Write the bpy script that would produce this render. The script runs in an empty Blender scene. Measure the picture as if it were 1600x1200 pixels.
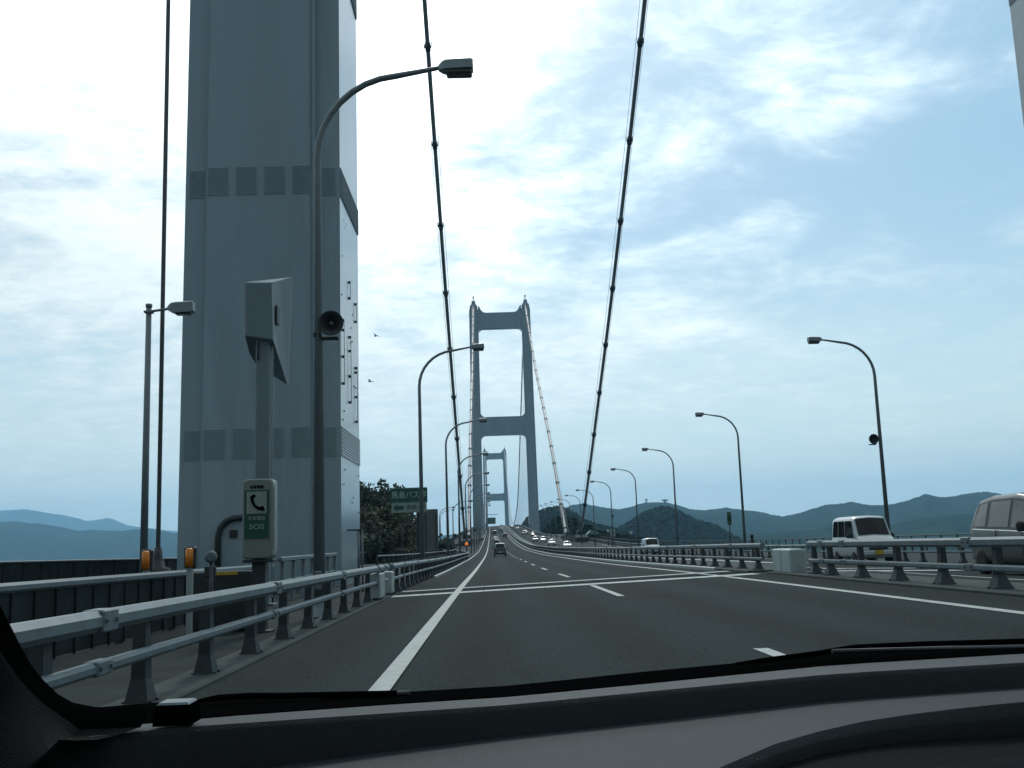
import bpy, math, random
from mathutils import Vector, Matrix, noise
R = math.radians
random.seed(7)
S = bpy.context.scene
COL = S.collection

# ------------------------------------------------------------------ camera
PITCH, YAW, ROLL, EYE, FPX = .1507, .0244, .0333, 1.152, 1600.0
fw = Vector((math.sin(YAW)*math.cos(PITCH), math.cos(YAW)*math.cos(PITCH), math.sin(PITCH)))
r0 = Vector((math.cos(YAW), -math.sin(YAW), 0)); u0 = r0.cross(fw)
cr = r0*math.cos(ROLL) - u0*math.sin(ROLL)
cu = u0*math.cos(ROLL) + r0*math.sin(ROLL)
EYEP = Vector((0, 0, EYE))
cam = bpy.data.cameras.new('camera'); camo = bpy.data.objects.new('camera', cam); COL.objects.link(camo)
cam.sensor_width = 36; cam.lens = 36*FPX/1600; cam.clip_start = .05; cam.clip_end = 60000
m = Matrix((cr, cu, -fw)).transposed().to_4x4(); m.translation = EYEP
camo.matrix_world = m
S.camera = camo

# ------------------------------------------------------------------ sky and sun
SUN_EL, SUN_AZ = R(42), R(3)      # azimuth from +Y towards +X
sdir = Vector((math.sin(SUN_AZ)*math.cos(SUN_EL), math.cos(SUN_AZ)*math.cos(SUN_EL), math.sin(SUN_EL)))
W = bpy.data.worlds.new('World'); S.world = W; W.use_nodes = True
nt = W.node_tree; N = nt.nodes; L = nt.links; N.clear()
def nd(t, **k):
    n = N.new(t)
    for a, b in k.items():
        if a.startswith('i_'): n.inputs[a[2:].replace('_', ' ')].default_value = b
        else: setattr(n, a, b)
    return n
def mth(op, a, b=None, c=None, clamp=False):
    n = N.new('ShaderNodeMath'); n.operation = op; n.use_clamp = clamp
    for i, v in enumerate((a, b, c)):
        if v is None: continue
        if isinstance(v, (int, float)): n.inputs[i].default_value = v
        else: L.new(v, n.inputs[i])
    return n.outputs[0]
def mixc(f, a, b):
    n = N.new('ShaderNodeMix'); n.data_type = 'RGBA'
    for s, v in ((n.inputs[0], f), (n.inputs[6], a), (n.inputs[7], b)):
        if isinstance(v, (int, float)): s.default_value = v
        elif isinstance(v, tuple): s.default_value = (*v, 1)
        else: L.new(v, s)
    return n.outputs[2]
def ramp(x, lo, hi):
    n = N.new('ShaderNodeMapRange'); n.interpolation_type = 'SMOOTHSTEP'
    L.new(x, n.inputs[0]); n.inputs[1].default_value = lo; n.inputs[2].default_value = hi
    return n.outputs[0]
sky = nd('ShaderNodeTexSky', sky_type='NISHITA', sun_disc=False, sun_elevation=SUN_EL, sun_rotation=SUN_AZ,
         altitude=60, air_density=1.0, dust_density=2.2, ozone_density=1.5)
tc = nd('ShaderNodeTexCoord'); sep = nd('ShaderNodeSeparateXYZ'); L.new(tc.outputs['Generated'], sep.inputs[0])
X_, Y_, Z_ = sep.outputs
zc = mth('MAXIMUM', mth('ADD', Z_, .20), .02)
px = mth('DIVIDE', X_, zc); py = mth('DIVIDE', Y_, zc)
cmb = nd('ShaderNodeCombineXYZ'); L.new(px, cmb.inputs[0]); L.new(py, cmb.inputs[1])
def cloud_noise(scale, sx, sy, detail, rough, dist, off, rot=0):
    mp = nd('ShaderNodeMapping'); L.new(cmb.outputs[0], mp.inputs[0])
    mp.inputs['Scale'].default_value = (sx, sy, 1); mp.inputs['Location'].default_value = off
    mp.inputs['Rotation'].default_value = (0, 0, rot)
    n = nd('ShaderNodeTexNoise'); L.new(mp.outputs[0], n.inputs['Vector'])
    n.inputs['Scale'].default_value = scale; n.inputs['Detail'].default_value = detail
    n.inputs['Roughness'].default_value = rough; n.inputs['Distortion'].default_value = dist
    return n.outputs[0]
big = cloud_noise(1.0, 1, 1, 4, .5, .3, (4.2, 1.3, 0))
mid = cloud_noise(3.6, .95, 1.05, 7, .55, .6, (1.2, 5.3, 0), .5)
fine = cloud_noise(15.0, .85, 1.15, 6, .60, .3, (3.1, 2.7, 0), .15)
# how far each direction is from the sun and from the clear opening to the right
def vdot(v):
    n = nd('ShaderNodeVectorMath', operation='DOT_PRODUCT'); L.new(tc.outputs['Generated'], n.inputs[0]); n.inputs[1].default_value = v
    return n.outputs['Value']
sd = vdot(sdir)
glow = mth('POWER', mth('MAXIMUM', sd, 0.0), 13.0)
clear = ramp(vdot(Vector((.275, .85, .43)).normalized()), .93, .999)
left = ramp(vdot(Vector((-.36, .90, .22)).normalized()), .84, .99)
cov = mth('ADD', mth('ADD', mth('MULTIPLY', big, .75), mth('MULTIPLY', mid, .60)), mth('MULTIPLY', fine, mth('ADD', .20, mth('MULTIPLY', left, .22))))
cov = mth('SUBTRACT', cov, mth('MULTIPLY', left, .04))
cov = mth('ADD', mth('SUBTRACT', cov, mth('MULTIPLY', clear, .33)), mth('MULTIPLY', glow, .20))
cov = mth('ADD', cov, .055)
cmask = ramp(cov, .54, 1.02)
lowh = ramp(Z_, .34, .02)
cmask = mth('MULTIPLY', cmask, mth('SUBTRACT', 1.0, mth('MULTIPLY', lowh, .40)))
# the blue between the clouds: Nishita at daylight strength plus thin veil
nis = nd('ShaderNodeVectorMath', operation='SCALE'); L.new(sky.outputs[0], nis.inputs[0]); nis.inputs['Scale'].default_value = .10
veil = mixc(lowh, (.27, .53, .72), (.66, .90, .90))
front = ramp(sd, -.55, .75)          # thin cloud is brightest towards the sun, dull with the sun behind us
front = mth('ADD', .27, mth('MULTIPLY', front, .83))
base0 = mixc(.75, nis.outputs[0], veil)
bs = nd('ShaderNodeVectorMath', operation='SCALE'); L.new(base0, bs.inputs[0]); L.new(front, bs.inputs['Scale'])
base = bs.outputs[0]
body = mth('ADD', .58, mth('MULTIPLY', mth('ADD', mid, fine), .42))      # thick and thin parts of the cloud
shade = mth('MULTIPLY', mth('MULTIPLY', mth('ADD', .74, mth('MULTIPLY', glow, 2.4)), body), front)
cl = nd('ShaderNodeCombineXYZ')
for i, k in enumerate((.97, 1.06, 1.06)): L.new(mth('MULTIPLY', shade, k), cl.inputs[i])
final = mixc(cmask, base, cl.outputs[0])
bg = nd('ShaderNodeBackground'); L.new(final, bg.inputs[0]); bg.inputs[1].default_value = 1.0
out = nd('ShaderNodeOutputWorld'); L.new(bg.outputs[0], out.inputs[0])
sl = bpy.data.lights.new('sun', 'SUN'); sl.energy = 1.35; sl.angle = R(10); sl.color = (1, .985, .955)
so = bpy.data.objects.new('sun', sl); COL.objects.link(so)
so.rotation_euler = (-sdir).to_track_quat('-Z', 'Y').to_euler()
vs = S.view_settings
S.display_settings.display_device = 'sRGB'; vs.view_transform = 'Standard'; vs.look = 'None'; vs.gamma = 1; vs.exposure = 0.0
S.render.engine = 'CYCLES'
cy = S.cycles
cy.use_denoising = True; cy.volume_bounces = 1; cy.max_bounces = 6; cy.volume_max_steps = 64

# ------------------------------------------------------------------ materials
MATS = {}
def mat(name, col, rough=.6, metal=0, spec=.5, var=.12, vscale=3.0, dirt=None, dscale=.6, bump=0, bscale=40, emit=None, coat=0, stretch=None):
    if name in MATS: return MATS[name]
    mt = bpy.data.materials.new(name); mt.use_nodes = True
    n = mt.node_tree.nodes; l = mt.node_tree.links; b = n['Principled BSDF']
    b.inputs['Roughness'].default_value = rough; b.inputs['Metallic'].default_value = metal
    b.inputs['Specular IOR Level'].default_value = spec
    if coat: b.inputs['Coat Weight'].default_value = coat; b.inputs['Coat Roughness'].default_value = .08
    t = n.new('ShaderNodeTexCoord')
    vec = t.outputs['Object']
    if stretch:
        mp = n.new('ShaderNodeMapping'); mp.inputs['Scale'].default_value = stretch; l.new(vec, mp.inputs[0]); vec = mp.outputs[0]
    nz = n.new('ShaderNodeTexNoise'); nz.inputs['Scale'].default_value = vscale; nz.inputs['Detail'].default_value = 6
    l.new(vec, nz.inputs['Vector'])
    rp = n.new('ShaderNodeValToRGB'); l.new(nz.outputs[0], rp.inputs[0])
    c = col
    rp.color_ramp.elements[0].position = .3; rp.color_ramp.elements[1].position = .7
    rp.color_ramp.elements[0].color = (*[x*(1-var) for x in c], 1); rp.color_ramp.elements[1].color = (*[min(1, x*(1+var)) for x in c], 1)
    src = rp.outputs[0]
    if dirt:
        n2 = n.new('ShaderNodeTexNoise'); n2.inputs['Scale'].default_value = dscale; n2.inputs['Detail'].default_value = 9; n2.inputs['Roughness'].default_value = .7
        l.new(vec, n2.inputs['Vector'])
        mr = n.new('ShaderNodeMapRange'); l.new(n2.outputs[0], mr.inputs[0]); mr.inputs[1].default_value = .5; mr.inputs[2].default_value = .72
        mx = n.new('ShaderNodeMix'); mx.data_type = 'RGBA'; l.new(mr.outputs[0], mx.inputs[0]); l.new(src, mx.inputs[6]); mx.inputs[7].default_value = (*dirt, 1)
        src = mx.outputs[2]
    l.new(src, b.inputs['Base Color'])
    if bump:
        nb = n.new('ShaderNodeTexNoise'); nb.inputs['Scale'].default_value = bscale; nb.inputs['Detail'].default_value = 4
        l.new(t.outputs['Object'], nb.inputs['Vector'])
        bp = n.new('ShaderNodeBump'); bp.inputs['Strength'].default_value = bump; bp.inputs['Distance'].default_value = .01
        l.new(nb.outputs[0], bp.inputs['Height']); l.new(bp.outputs[0], b.inputs['Normal'])
    if emit:
        b.inputs['Emission Color'].default_value = (*emit[0], 1); b.inputs['Emission Strength'].default_value = emit[1]
    MATS[name] = mt
    return mt
M_asph = mat('asphalt', (.023, .032, .032), .92, spec=.06, var=.4, vscale=45, dirt=(.017, .024, .024), dscale=.5, bump=.8, bscale=110, stretch=(1, .3, 1))
# polished wheel tracks and dull joints running along the lanes
_n = M_asph.node_tree.nodes; _l = M_asph.node_tree.links; _b = _n['Principled BSDF']; _src = _b.inputs['Base Color'].links[0].from_socket
_t = _n.new('ShaderNodeTexCoord'); _s = _n.new('ShaderNodeSeparateXYZ'); _l.new(_t.outputs['Object'], _s.inputs[0])
def _m(op, a, b):
    q = _n.new('ShaderNodeMath'); q.operation = op
    for i, v in enumerate((a, b)):
        if isinstance(v, (int, float)): q.inputs[i].default_value = v
        else: _l.new(v, q.inputs[i])
    return q.outputs[0]
_w = _n.new('ShaderNodeTexNoise'); _w.inputs['Scale'].default_value = .25; _l.new(_t.outputs['Object'], _w.inputs['Vector'])
_c = _m('COSINE', _m('MULTIPLY', _m('ADD', _m('ADD', _s.outputs[0], 1.0), _m('MULTIPLY', _w.outputs[0], .25)), 2*math.pi/1.8), 0)
_g = _m('ADD', 1.0, _m('MULTIPLY', _c, .13))
_v = _n.new('ShaderNodeVectorMath'); _v.operation = 'SCALE'; _l.new(_src, _v.inputs[0]); _l.new(_g, _v.inputs['Scale']); _l.new(_v.outputs[0], _b.inputs['Base Color'])
M_asph2 = mat('old_asphalt', (.05, .058, .055), .9, spec=.2, var=.15, vscale=50, dirt=(.05, .05, .05), dscale=.5, bump=.4, bscale=120)
M_line = mat('road_paint', (.34, .37, .35), .75, var=.10, vscale=12, dirt=(.20, .22, .21), dscale=6)
M_house = mat('sign_housing_paint', (.19, .24, .265), .6, spec=.2, var=.05)
M_comb = mat('comb_steel', (.034, .042, .042), .95, spec=.0, var=.2)
M_band = mat('joint_concrete', (.38, .43, .42), .8, var=.15, vscale=8, dirt=(.24, .27, .26), dscale=3)
M_tower = mat('tower_paint', (.29, .375, .42), .19, spec=.75, var=.06, vscale=.35, dirt=(.23, .305, .345), dscale=.5, stretch=(1, 1, .12))
M_bolt = mat('bolt_paint', (.19, .235, .26), .5, var=.2, vscale=4)
M_cable = mat('cable_wrap', (.24, .245, .25), .5, var=.12, vscale=1.5)
M_galv = mat('galvanised_steel', (.125, .165, .18), .5, metal=.15, var=.15, vscale=7, dirt=(.075, .095, .10), dscale=3.5)
M_gdark = mat('dull_steel', (.036, .050, .053), .6, metal=.2, var=.2, vscale=9, dirt=(.06, .05, .04), dscale=5)
M_pole = mat('lamp_pole_paint', (.18, .215, .225), .5, metal=.2, var=.1, vscale=3)
M_lamp = mat('lamp_housing_paint', (.24, .29, .30), .4, var=.08)
M_lens = mat('lamp_lens', (.05, .055, .05), .25, var=.3, vscale=20)
M_dark = mat('dark_fitting', (.025, .028, .028), .5, var=.2)
M_black = mat('black_rubber', (.002, .0025, .0025), 1, spec=.0, var=.1)
M_white = mat('white_box_paint', (.36, .42, .42), .45, var=.05, vscale=3, dirt=(.26, .29, .28), dscale=2)
M_cream = mat('phone_box_paint', (.20, .23, .20), .4, var=.08, vscale=5, dirt=(.15, .17, .14), dscale=4)
M_orange = mat('orange_reflector', (.75, .22, .02), .35, var=.2, vscale=15)
M_yellow = mat('yellow_paint', (.55, .36, .03), .5)
M_green = mat('sign_green', (.008, .075, .05), .45, var=.08)
M_signw = mat('sign_white', (.26, .32, .27), .5, var=.05)
M_grey = mat('sign_back_grey', (.13, .145, .14), .55, var=.1, vscale=1.5)
M_conc = mat('concrete', (.060, .074, .071), .9, spec=.1, var=.15, vscale=2, dirt=(.04, .05, .048), dscale=1.2, bump=.4, bscale=30)
M_deck = mat('deck_plate', (.022, .031, .031), .9, spec=.1, var=.25, vscale=1.5, dirt=(.014, .020, .019), dscale=.8, bump=.3, bscale=30)
M_leaf = [mat('leaves_dark', (.018, .034, .014), .75, var=.5, vscale=.8), mat('leaves_olive', (.040, .056, .020), .75, var=.4, vscale=.8),
          mat('leaves_brown', (.040, .042, .020), .8, var=.4, vscale=.8)]
M_bark = mat('bark', (.06, .045, .033), .9, var=.3, vscale=6)
M_forest = mat('forest_cover', (.017, .030, .020), 1, spec=.0, var=.5, vscale=.12, dirt=(.028, .040, .024), dscale=.05)
M_hill = mat('far_forest', (.012, .026, .016), 1, spec=.0, var=.6, vscale=.02, dirt=(.030, .044, .026), dscale=.006)
M_sea = mat('sea_water', (.02, .06, .075), .18, spec=.5, var=.1, vscale=.01, bump=.6, bscale=.3)
M_glass = mat('vehicle_glass', (.006, .008, .008), .05, spec=.3, var=.05)
M_glass2 = mat('van_glass_pale_reflection', (.085, .10, .088), .07, spec=.5, var=.25, vscale=1.2)  # pale reflection on the minivan windows put into the glass colour
M_tyre = mat('tyre', (.014, .014, .014), .8, var=.2)
M_rim = mat('wheel_rim', (.35, .37, .38), .3, metal=.8, var=.1)
M_chrome = mat('chrome', (.6, .62, .62), .15, metal=1, var=.05)
M_hl = mat('headlight', (.55, .6, .6), .12, spec=.8, var=.2, vscale=15)
M_tail = mat('tail_light', (.22, .01, .01), .25, var=.2)
M_brake = mat('lit_tail_light', (.5, .02, .01), .3, emit=((1, .05, .02), .5))
M_plate = mat('number_plate', (.55, .57, .52), .5, var=.05)
def paint(n, c, r=.3): return mat('paint_'+n, c, r, spec=.5, var=.03, vscale=2, coat=.6)
P_white = paint('white', (.46, .50, .50)); P_beige = mat('paint_champagne', (.075, .085, .076), .3, spec=.35, var=.03); P_silver = paint('silver', (.24, .27, .28)); P_dark = paint('dark_blue', (.02, .026, .035))
P_black = paint('black', (.012, .013, .014)); P_red = paint('dark_red', (.10, .012, .012)); P_grey = paint('grey', (.09, .10, .105))
M_dash = mat('dash_plastic', (.010, .019, .025), .6, spec=.3, var=.06, vscale=60, bump=.5, bscale=900)
M_dash_shade = mat('dash_plastic_shade', (.008, .012, .014), .6, spec=.3, var=.08, vscale=60, bump=.5, bscale=900)  # same dash plastic, shade of the faces turned from the windscreen put into its colour
M_trim = mat('pillar_trim', (.006, .008, .009), .85, spec=.06, var=.06, vscale=80, bump=.4, bscale=700)

# ------------------------------------------------------------------ helpers
class MB:
    def __init__(s): s.v = []; s.f = []; s.sm = []
    def add(s, v, f, smooth=False):
        k = len(s.v); s.v += [tuple(p) for p in v]; s.f += [tuple(i+k for i in q) for q in f]; s.sm += [smooth]*len(f); return s
    def box(s, x, y, z, sx, sy, sz, bev=0, rot=None, z0=False):
        """box centred at x,y,z (z0: z is the bottom)"""
        if z0: z += sz/2
        hx, hy, hz = sx/2, sy/2, sz/2
        if bev:
            b = min(bev, hx*.9, hy*.9, hz*.9)
            rings = []
            for (zz, ins) in ((-hz, b), (-hz+b, 0), (hz-b, 0), (hz, b)):
                a, c = hx-ins, hy-ins
                q = b if ins == 0 else b*.5
                rings.append([(-a+q, -c, zz), (a-q, -c, zz), (a, -c+q, zz), (a, c-q, zz), (a-q, c, zz), (-a+q, c, zz), (-a, c-q, zz), (-a, -c+q, zz)])
            vs_ = [p for r_ in rings for p in r_]
            fs = [(i*8+j, i*8+(j+1) % 8, (i+1)*8+(j+1) % 8, (i+1)*8+j) for i in range(3) for j in range(8)]
            fs += [tuple(range(7, -1, -1)), tuple(range(24, 32))]
        else:
            vs_ = [(a*hx, b*hy, c*hz) for a in (-1, 1) for b in (-1, 1) for c in (-1, 1)]
            fs = [(0, 1, 3, 2), (4, 6, 7, 5), (0, 4, 5, 1), (2, 3, 7, 6), (0, 2, 6, 4), (1, 5, 7, 3)]
        if rot is not None: vs_ = [rot @ Vector(p) for p in vs_]
        return s.add([(p[0]+x, p[1]+y, p[2]+z) for p in vs_], fs)
    def loft(s, rings, smooth=True, caps=True, closed=True):
        n = len(rings[0]); v = [p for r_ in rings for p in r_]
        m_ = n if closed else n-1
        f = [(i*n+j, i*n+(j+1) % n, (i+1)*n+(j+1) % n, (i+1)*n+j) for i in range(len(rings)-1) for j in range(m_)]
        s.add(v, f, smooth)
        if caps and closed:
            k = len(s.v)-len(v)
            s.f += [tuple(k+j for j in range(n-1, -1, -1)), tuple(k+(len(rings)-1)*n+j for j in range(n))]; s.sm += [False, False]
        return s
    def tube(s, pts, rad, n=10, caps=True):
        pts = [Vector(p) for p in pts]
        if not hasattr(rad, '__len__'): rad = [rad]*len(pts)
        rings = []; up = None
        for i, p in enumerate(pts):
            t = (pts[min(i+1, len(pts)-1)]-pts[max(i-1, 0)]).normalized()
            if up is None: up = Vector((1, 0, 0)) if abs(t.x) < .9 else Vector((0, 1, 0))
            a = (up-t*up.dot(t)).normalized(); b = t.cross(a); up = a
            rings.append([p+(a*math.cos(2*math.pi*k/n)+b*math.sin(2*math.pi*k/n))*rad[i] for k in range(n)])
        return s.loft(rings, True, caps)
    def lathe(s, c, axis, prof, n=20):
        """prof: (dist along axis, radius)"""
        c = Vector(c); t = Vector(axis).normalized(); a = t.orthogonal().normalized(); b = t.cross(a)
        return s.loft([[c+t*h+(a*math.cos(2*math.pi*k/n)+b*math.sin(2*math.pi*k/n))*q for k in range(n)] for h, q in prof], True, True)
    def prism(s, poly, a, b, axis='y'):
        """extrude a 2D outline between a and b along an axis"""
        def P(p, t): return {'y': (p[0], t, p[1]), 'x': (t, p[0], p[1]), 'z': (p[0], p[1], t)}[axis]
        n = len(poly)
        v = [P(p, a) for p in poly]+[P(p, b) for p in poly]
        f = [(j, (j+1) % n, n+(j+1) % n, n+j) for j in range(n)]+[tuple(range(n-1, -1, -1)), tuple(range(n, 2*n))]
        return s.add(v, f)
    def build(s, name, material, parent=None, loc=None):
        me = bpy.data.meshes.new(name); me.from_pydata(s.v, [], s.f); me.update()
        me.polygons.foreach_set('use_smooth', s.sm)
        me.materials.append(material)
        import bmesh
        bm = bmesh.new(); bm.from_mesh(me); bmesh.ops.recalc_face_normals(bm, faces=bm.faces[:]); bm.to_mesh(me); bm.free()
        o = bpy.data.objects.new(name, me); COL.objects.link(o)
        if loc is not None: o.location = loc
        if parent is not None: o.parent = parent
        return o
def tag(o, label=None, cat=None, group=None, kind=None):
    if label: o['label'] = label
    if cat: o['category'] = cat
    if group: o['group'] = group
    if kind: o['kind'] = kind
    return o
def thing(name, label, cat, loc=(0, 0, 0), rz=0, group=None):
    o = bpy.data.objects.new(name, None); COL.objects.link(o); o.location = loc; o.rotation_euler = (0, 0, rz)
    o.empty_display_size = .3
    return tag(o, label, cat, group)
def kids(o): return [c for c in COL.objects if c.parent == o]
def copy_tree(o, parent=None):
    c = o.copy(); COL.objects.link(c)
    if parent is not None: c.parent = parent
    for ch in kids(o): copy_tree(ch, c)
    return c
def lin(st, y, k):
    if y <= st[0][0]: return st[0][k]
    for a, b in zip(st, st[1:]):
        if y <= b[0]: return a[k]+(b[k]-a[k])*(y-a[0])/(b[0]-a[0])
    return st[-1][k]
def interp(nodes, t):
    """monotone cubic through nodes"""
    if t <= nodes[0][0]: a, b = nodes[0], nodes[1]; return a[1]+(t-a[0])*(b[1]-a[1])/(b[0]-a[0])
    if t >= nodes[-1][0]: a, b = nodes[-2], nodes[-1]; return b[1]+(t-b[0])*(b[1]-a[1])/(b[0]-a[0])
    n = len(nodes)
    d = [(nodes[i+1][1]-nodes[i][1])/(nodes[i+1][0]-nodes[i][0]) for i in range(n-1)]
    def tg(i):
        if i == 0: return d[0]
        if i == n-1: return d[-1]
        return 0 if d[i-1]*d[i] <= 0 else 2*d[i-1]*d[i]/(d[i-1]+d[i])
    for i in range(n-1):
        if t <= nodes[i+1][0]:
            h = nodes[i+1][0]-nodes[i][0]; q = (t-nodes[i][0])/h
            return ((2*q**3-3*q*q+1)*nodes[i][1]+(q**3-2*q*q+q)*h*tg(i)+(-2*q**3+3*q*q)*nodes[i+1][1]+(q**3-q*q)*h*tg(i+1))
def at(pxl, pyl, Y):
    """the point at road distance Y seen at a photograph pixel: used to survey positions"""
    d = fw + cr*((pxl-800)/FPX) + cu*((600-pyl)/FPX)
    return EYEP + d*(Y/d.y)

# ------------------------------------------------------------------ the road's own shape
PROF = [(-60, .4), (0, 0), (28.5, -.2), (60, -.52), (91, -.74), (140, -1.0), (190, -1.02), (240, -.65), (295, .1), (390, 1.95), (500, 4.8), (600, 7.6), (694, 10.0), (780, 11.6), (870, 12.7), (960, 13.1), (1100, 12.6), (1300, 9.5), (1750, -2)]
MID, CF = 8.3, .028
def P(y): return interp(PROF, y)
def G(x, y):
    if x < -3.2: return P(y)-CF*3.2
    if x <= MID: return P(y)+CF*x
    return P(y)+CF*max(2*MID-x, -3.2)
YS = [-40, -20, -8, -4] + [i*2 for i in range(0, 14)] + [28.7] + [30+3*i for i in range(24)] + [102+8*i for i in range(30)] + [342+20*i for i in range(36)] + [1062+50*i for i in range(14)]
def sheet(name, xs, ys, dz, material, kind='structure', parent=None, zf=None):
    zf = zf or G
    v = [(x, y, zf(x, y)+dz) for y in ys for x in xs]; n = len(xs)
    f = [(j*n+i, j*n+i+1, (j+1)*n+i+1, (j+1)*n+i) for j in range(len(ys)-1) for i in range(n-1)]
    o = MB().add(v, f, True).build(name, material, parent)
    if kind: o['kind'] = kind
    return o
sheet('road', [-3.2, -1, 2.6, 6.2, MID, 10.4, 14, 17.6, 19.8], YS, 0, M_asph)
# deck: the steel box under everything and the paths beside the carriageways
def slab(name, x0, x1, y0s, top, thick, material):
    rings = [[(x0, y, G(x0, y)+top), (x1, y, G(x1, y)+top), (x1, y, G(x1, y)+top-thick), (x0, y, G(x0, y)+top-thick)] for y in y0s]
    o = MB().loft(rings, False).build(name, material); o['kind'] = 'structure'; return o
slab('path', -14.2, -3.2, YS, 0.0, .35, M_deck)
slab('path', 19.8, 30.8, [y for y in YS if y < 300], 0.0, .35, M_deck)
slab('path', 19.8, 22.4, [y for y in YS if y > 290], -.02, .35, M_deck)
slab('bridge_deck', -12.0, 21.0, YS, -.5, 3.2, M_galv)
# kerb under the left guard rail, low dark concrete
def kerb(name, x, w, y0, y1, h, material):
    ys = [y for y in YS if y0 < y < y1]; ys = [y0]+ys+[y1]
    rings = [[(x-w/2, y, G(x-w/2, y)-.05), (x+w/2, y, G(x+w/2, y)-.05), (x+w/2, y, G(x, y)+h-.02), (x+w/2-.02, y, G(x, y)+h), (x-w/2+.02, y, G(x, y)+h), (x-w/2, y, G(x, y)+h-.02)] for y in ys]
    o = MB().loft(rings, False).build(name, material); o['kind'] = 'structure'; return o
kerb('kerb', -3.02, .5, -20, 28.2, .05, M_conc)
kerb('kerb', -2.70, .12, 48, 560, .09, M_white)
kerb('kerb', 7.1, .12, 33, 900, .10, M_white)
kerb('kerb', 9.6, .12, 33, 900, .16, M_white)
kerb('median_strip', 8.2, 1.5, -20, 28.2, .03, M_conc)
kerb('median_strip', 8.35, 2.2, 29.6, 1700, .03, M_conc)
# markings
def line(name, x, w, ys, dz=.006):
    sheet(name, [x-w/2, x+w/2], ys, dz, M_line)
line('edge_line', -.99, .19, [y for y in YS if y > -10], .018)
line('edge_line', 6.24, .17, [y for y in YS if y > -10])
line('edge_line', 10.4, .17, [y for y in YS if y > -10])
line('edge_line', 17.6, .17, [y for y in YS if y > -10])
def dashes(x, y0, n, pitch=20, ln=8):
    b = MB()
    for k in range(n):
        a = y0+k*pitch; ys = [a, a+ln*.5, a+ln]
        for i in range(2):
            b.add([(x-.075, ys[i], G(x, ys[i])+.006), (x+.075, ys[i], G(x, ys[i])+.006), (x+.075, ys[i+1], G(x, ys[i+1])+.006), (x-.075, ys[i+1], G(x, ys[i+1])+.006)], [(0, 1, 2, 3)])
    o = b.build('lane_line', M_line); o['kind'] = 'structure'
dashes(2.62, 1.2, 1, 20, 9.15); dashes(2.62, 21.4, 1, 20, 6.2); dashes(2.62, 36, 45, 14.5, 5.2)
dashes(14.0, 3, 60, 20, 8)
# expansion joint: two pale steel strips with a dark comb between
def joint(x0, x1, label):
    t = thing('expansion_joint', label, 'expansion joint', (0, 29.95, 0))
    for dy, hw_ in ((-1.65, .48), (1.65, .34)):
        b = MB(); n = 12
        for i in range(n):
            a = x0+(x1-x0)*i/n; c = x0+(x1-x0)*(i+1)/n
            q = [(a, dy-hw_), (c-.012, dy-hw_), (c-.012, dy+hw_), (a, dy+hw_)]
            b.add([(p[0], p[1], G(p[0], 29.95+p[1])+.012) for p in q], [(0, 1, 2, 3)])
        b.build('concrete_band', M_band, t)
    b = MB(); n = int((x1-x0)/.16)
    for i in range(n):
        a = x0+(x1-x0)*i/n; w = .1
        for y0, y1 in ((-.32, .03), (.05, .32)) if i % 2 == 0 else ((-.32, -.12), (.1, .32)):
            b.add([(a, y0, G(a, 29.95)+.010), (a+w, y0, G(a, 29.95)+.010), (a+w, y1, G(a, 29.95)+.010), (a, y1, G(a, 29.95)+.010)], [(0, 1, 2, 3)])
    b.build('finger_plate', M_comb, t)
joint(-2.75, 7.2, 'steel expansion joint with two pale strips crossing the near carriageway')
joint(9.2, 19.6, 'steel expansion joint with two pale strips crossing the oncoming carriageway')

# ------------------------------------------------------------------ guard rails
def frange(a, b, s):
    o = []; t = a
    while t < b-1e-6: o.append(t); t += s
    return o+[b]
def rail_mesh(x, ys, h, ht, dp, base):
    """a chamfered box beam following the road: h = centre height over the road, ht tall, dp deep"""
    c = min(ht, dp)*.28; a, b = dp/2, ht/2
    sec = [(-a+c, -b), (a-c, -b), (a, -b+c), (a, b-c), (a-c, b), (-a+c, b), (-a, b-c), (-a, -b+c)]
    return MB().loft([[(x(y)+p, y, base(x(y), y)+h+q) for p, q in sec] for y in ys], False)
def post_mesh(sx, hgt, flare=1.0, w=.10, d=.13):
    b = MB()
    b.box(0, 0, 0, .30*flare, .34*flare, .025, z0=True)
    for t, w_, d_ in ((0, w, d),):
        rings = [[(-a, -c, z), (a, -c, z), (a, c, z), (-a, c, z)] for z, a, c in
                 ((.026, .12*flare, .15*flare), (.05, .118*flare, .145*flare), (.24, w*.62, d*.62), (hgt-.08, w*.5, d*.5), (hgt, w*.46, d*.46))]
        b.loft(rings, False)
    for a in (-1, 1):      # gusset and anchor bolts
        b.box(a*.13*flare, .10*flare, .026, .03, .03, .04, z0=True); b.box(a*.13*flare, -.10*flare, .026, .03, .03, .04, z0=True)
    return b
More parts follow.
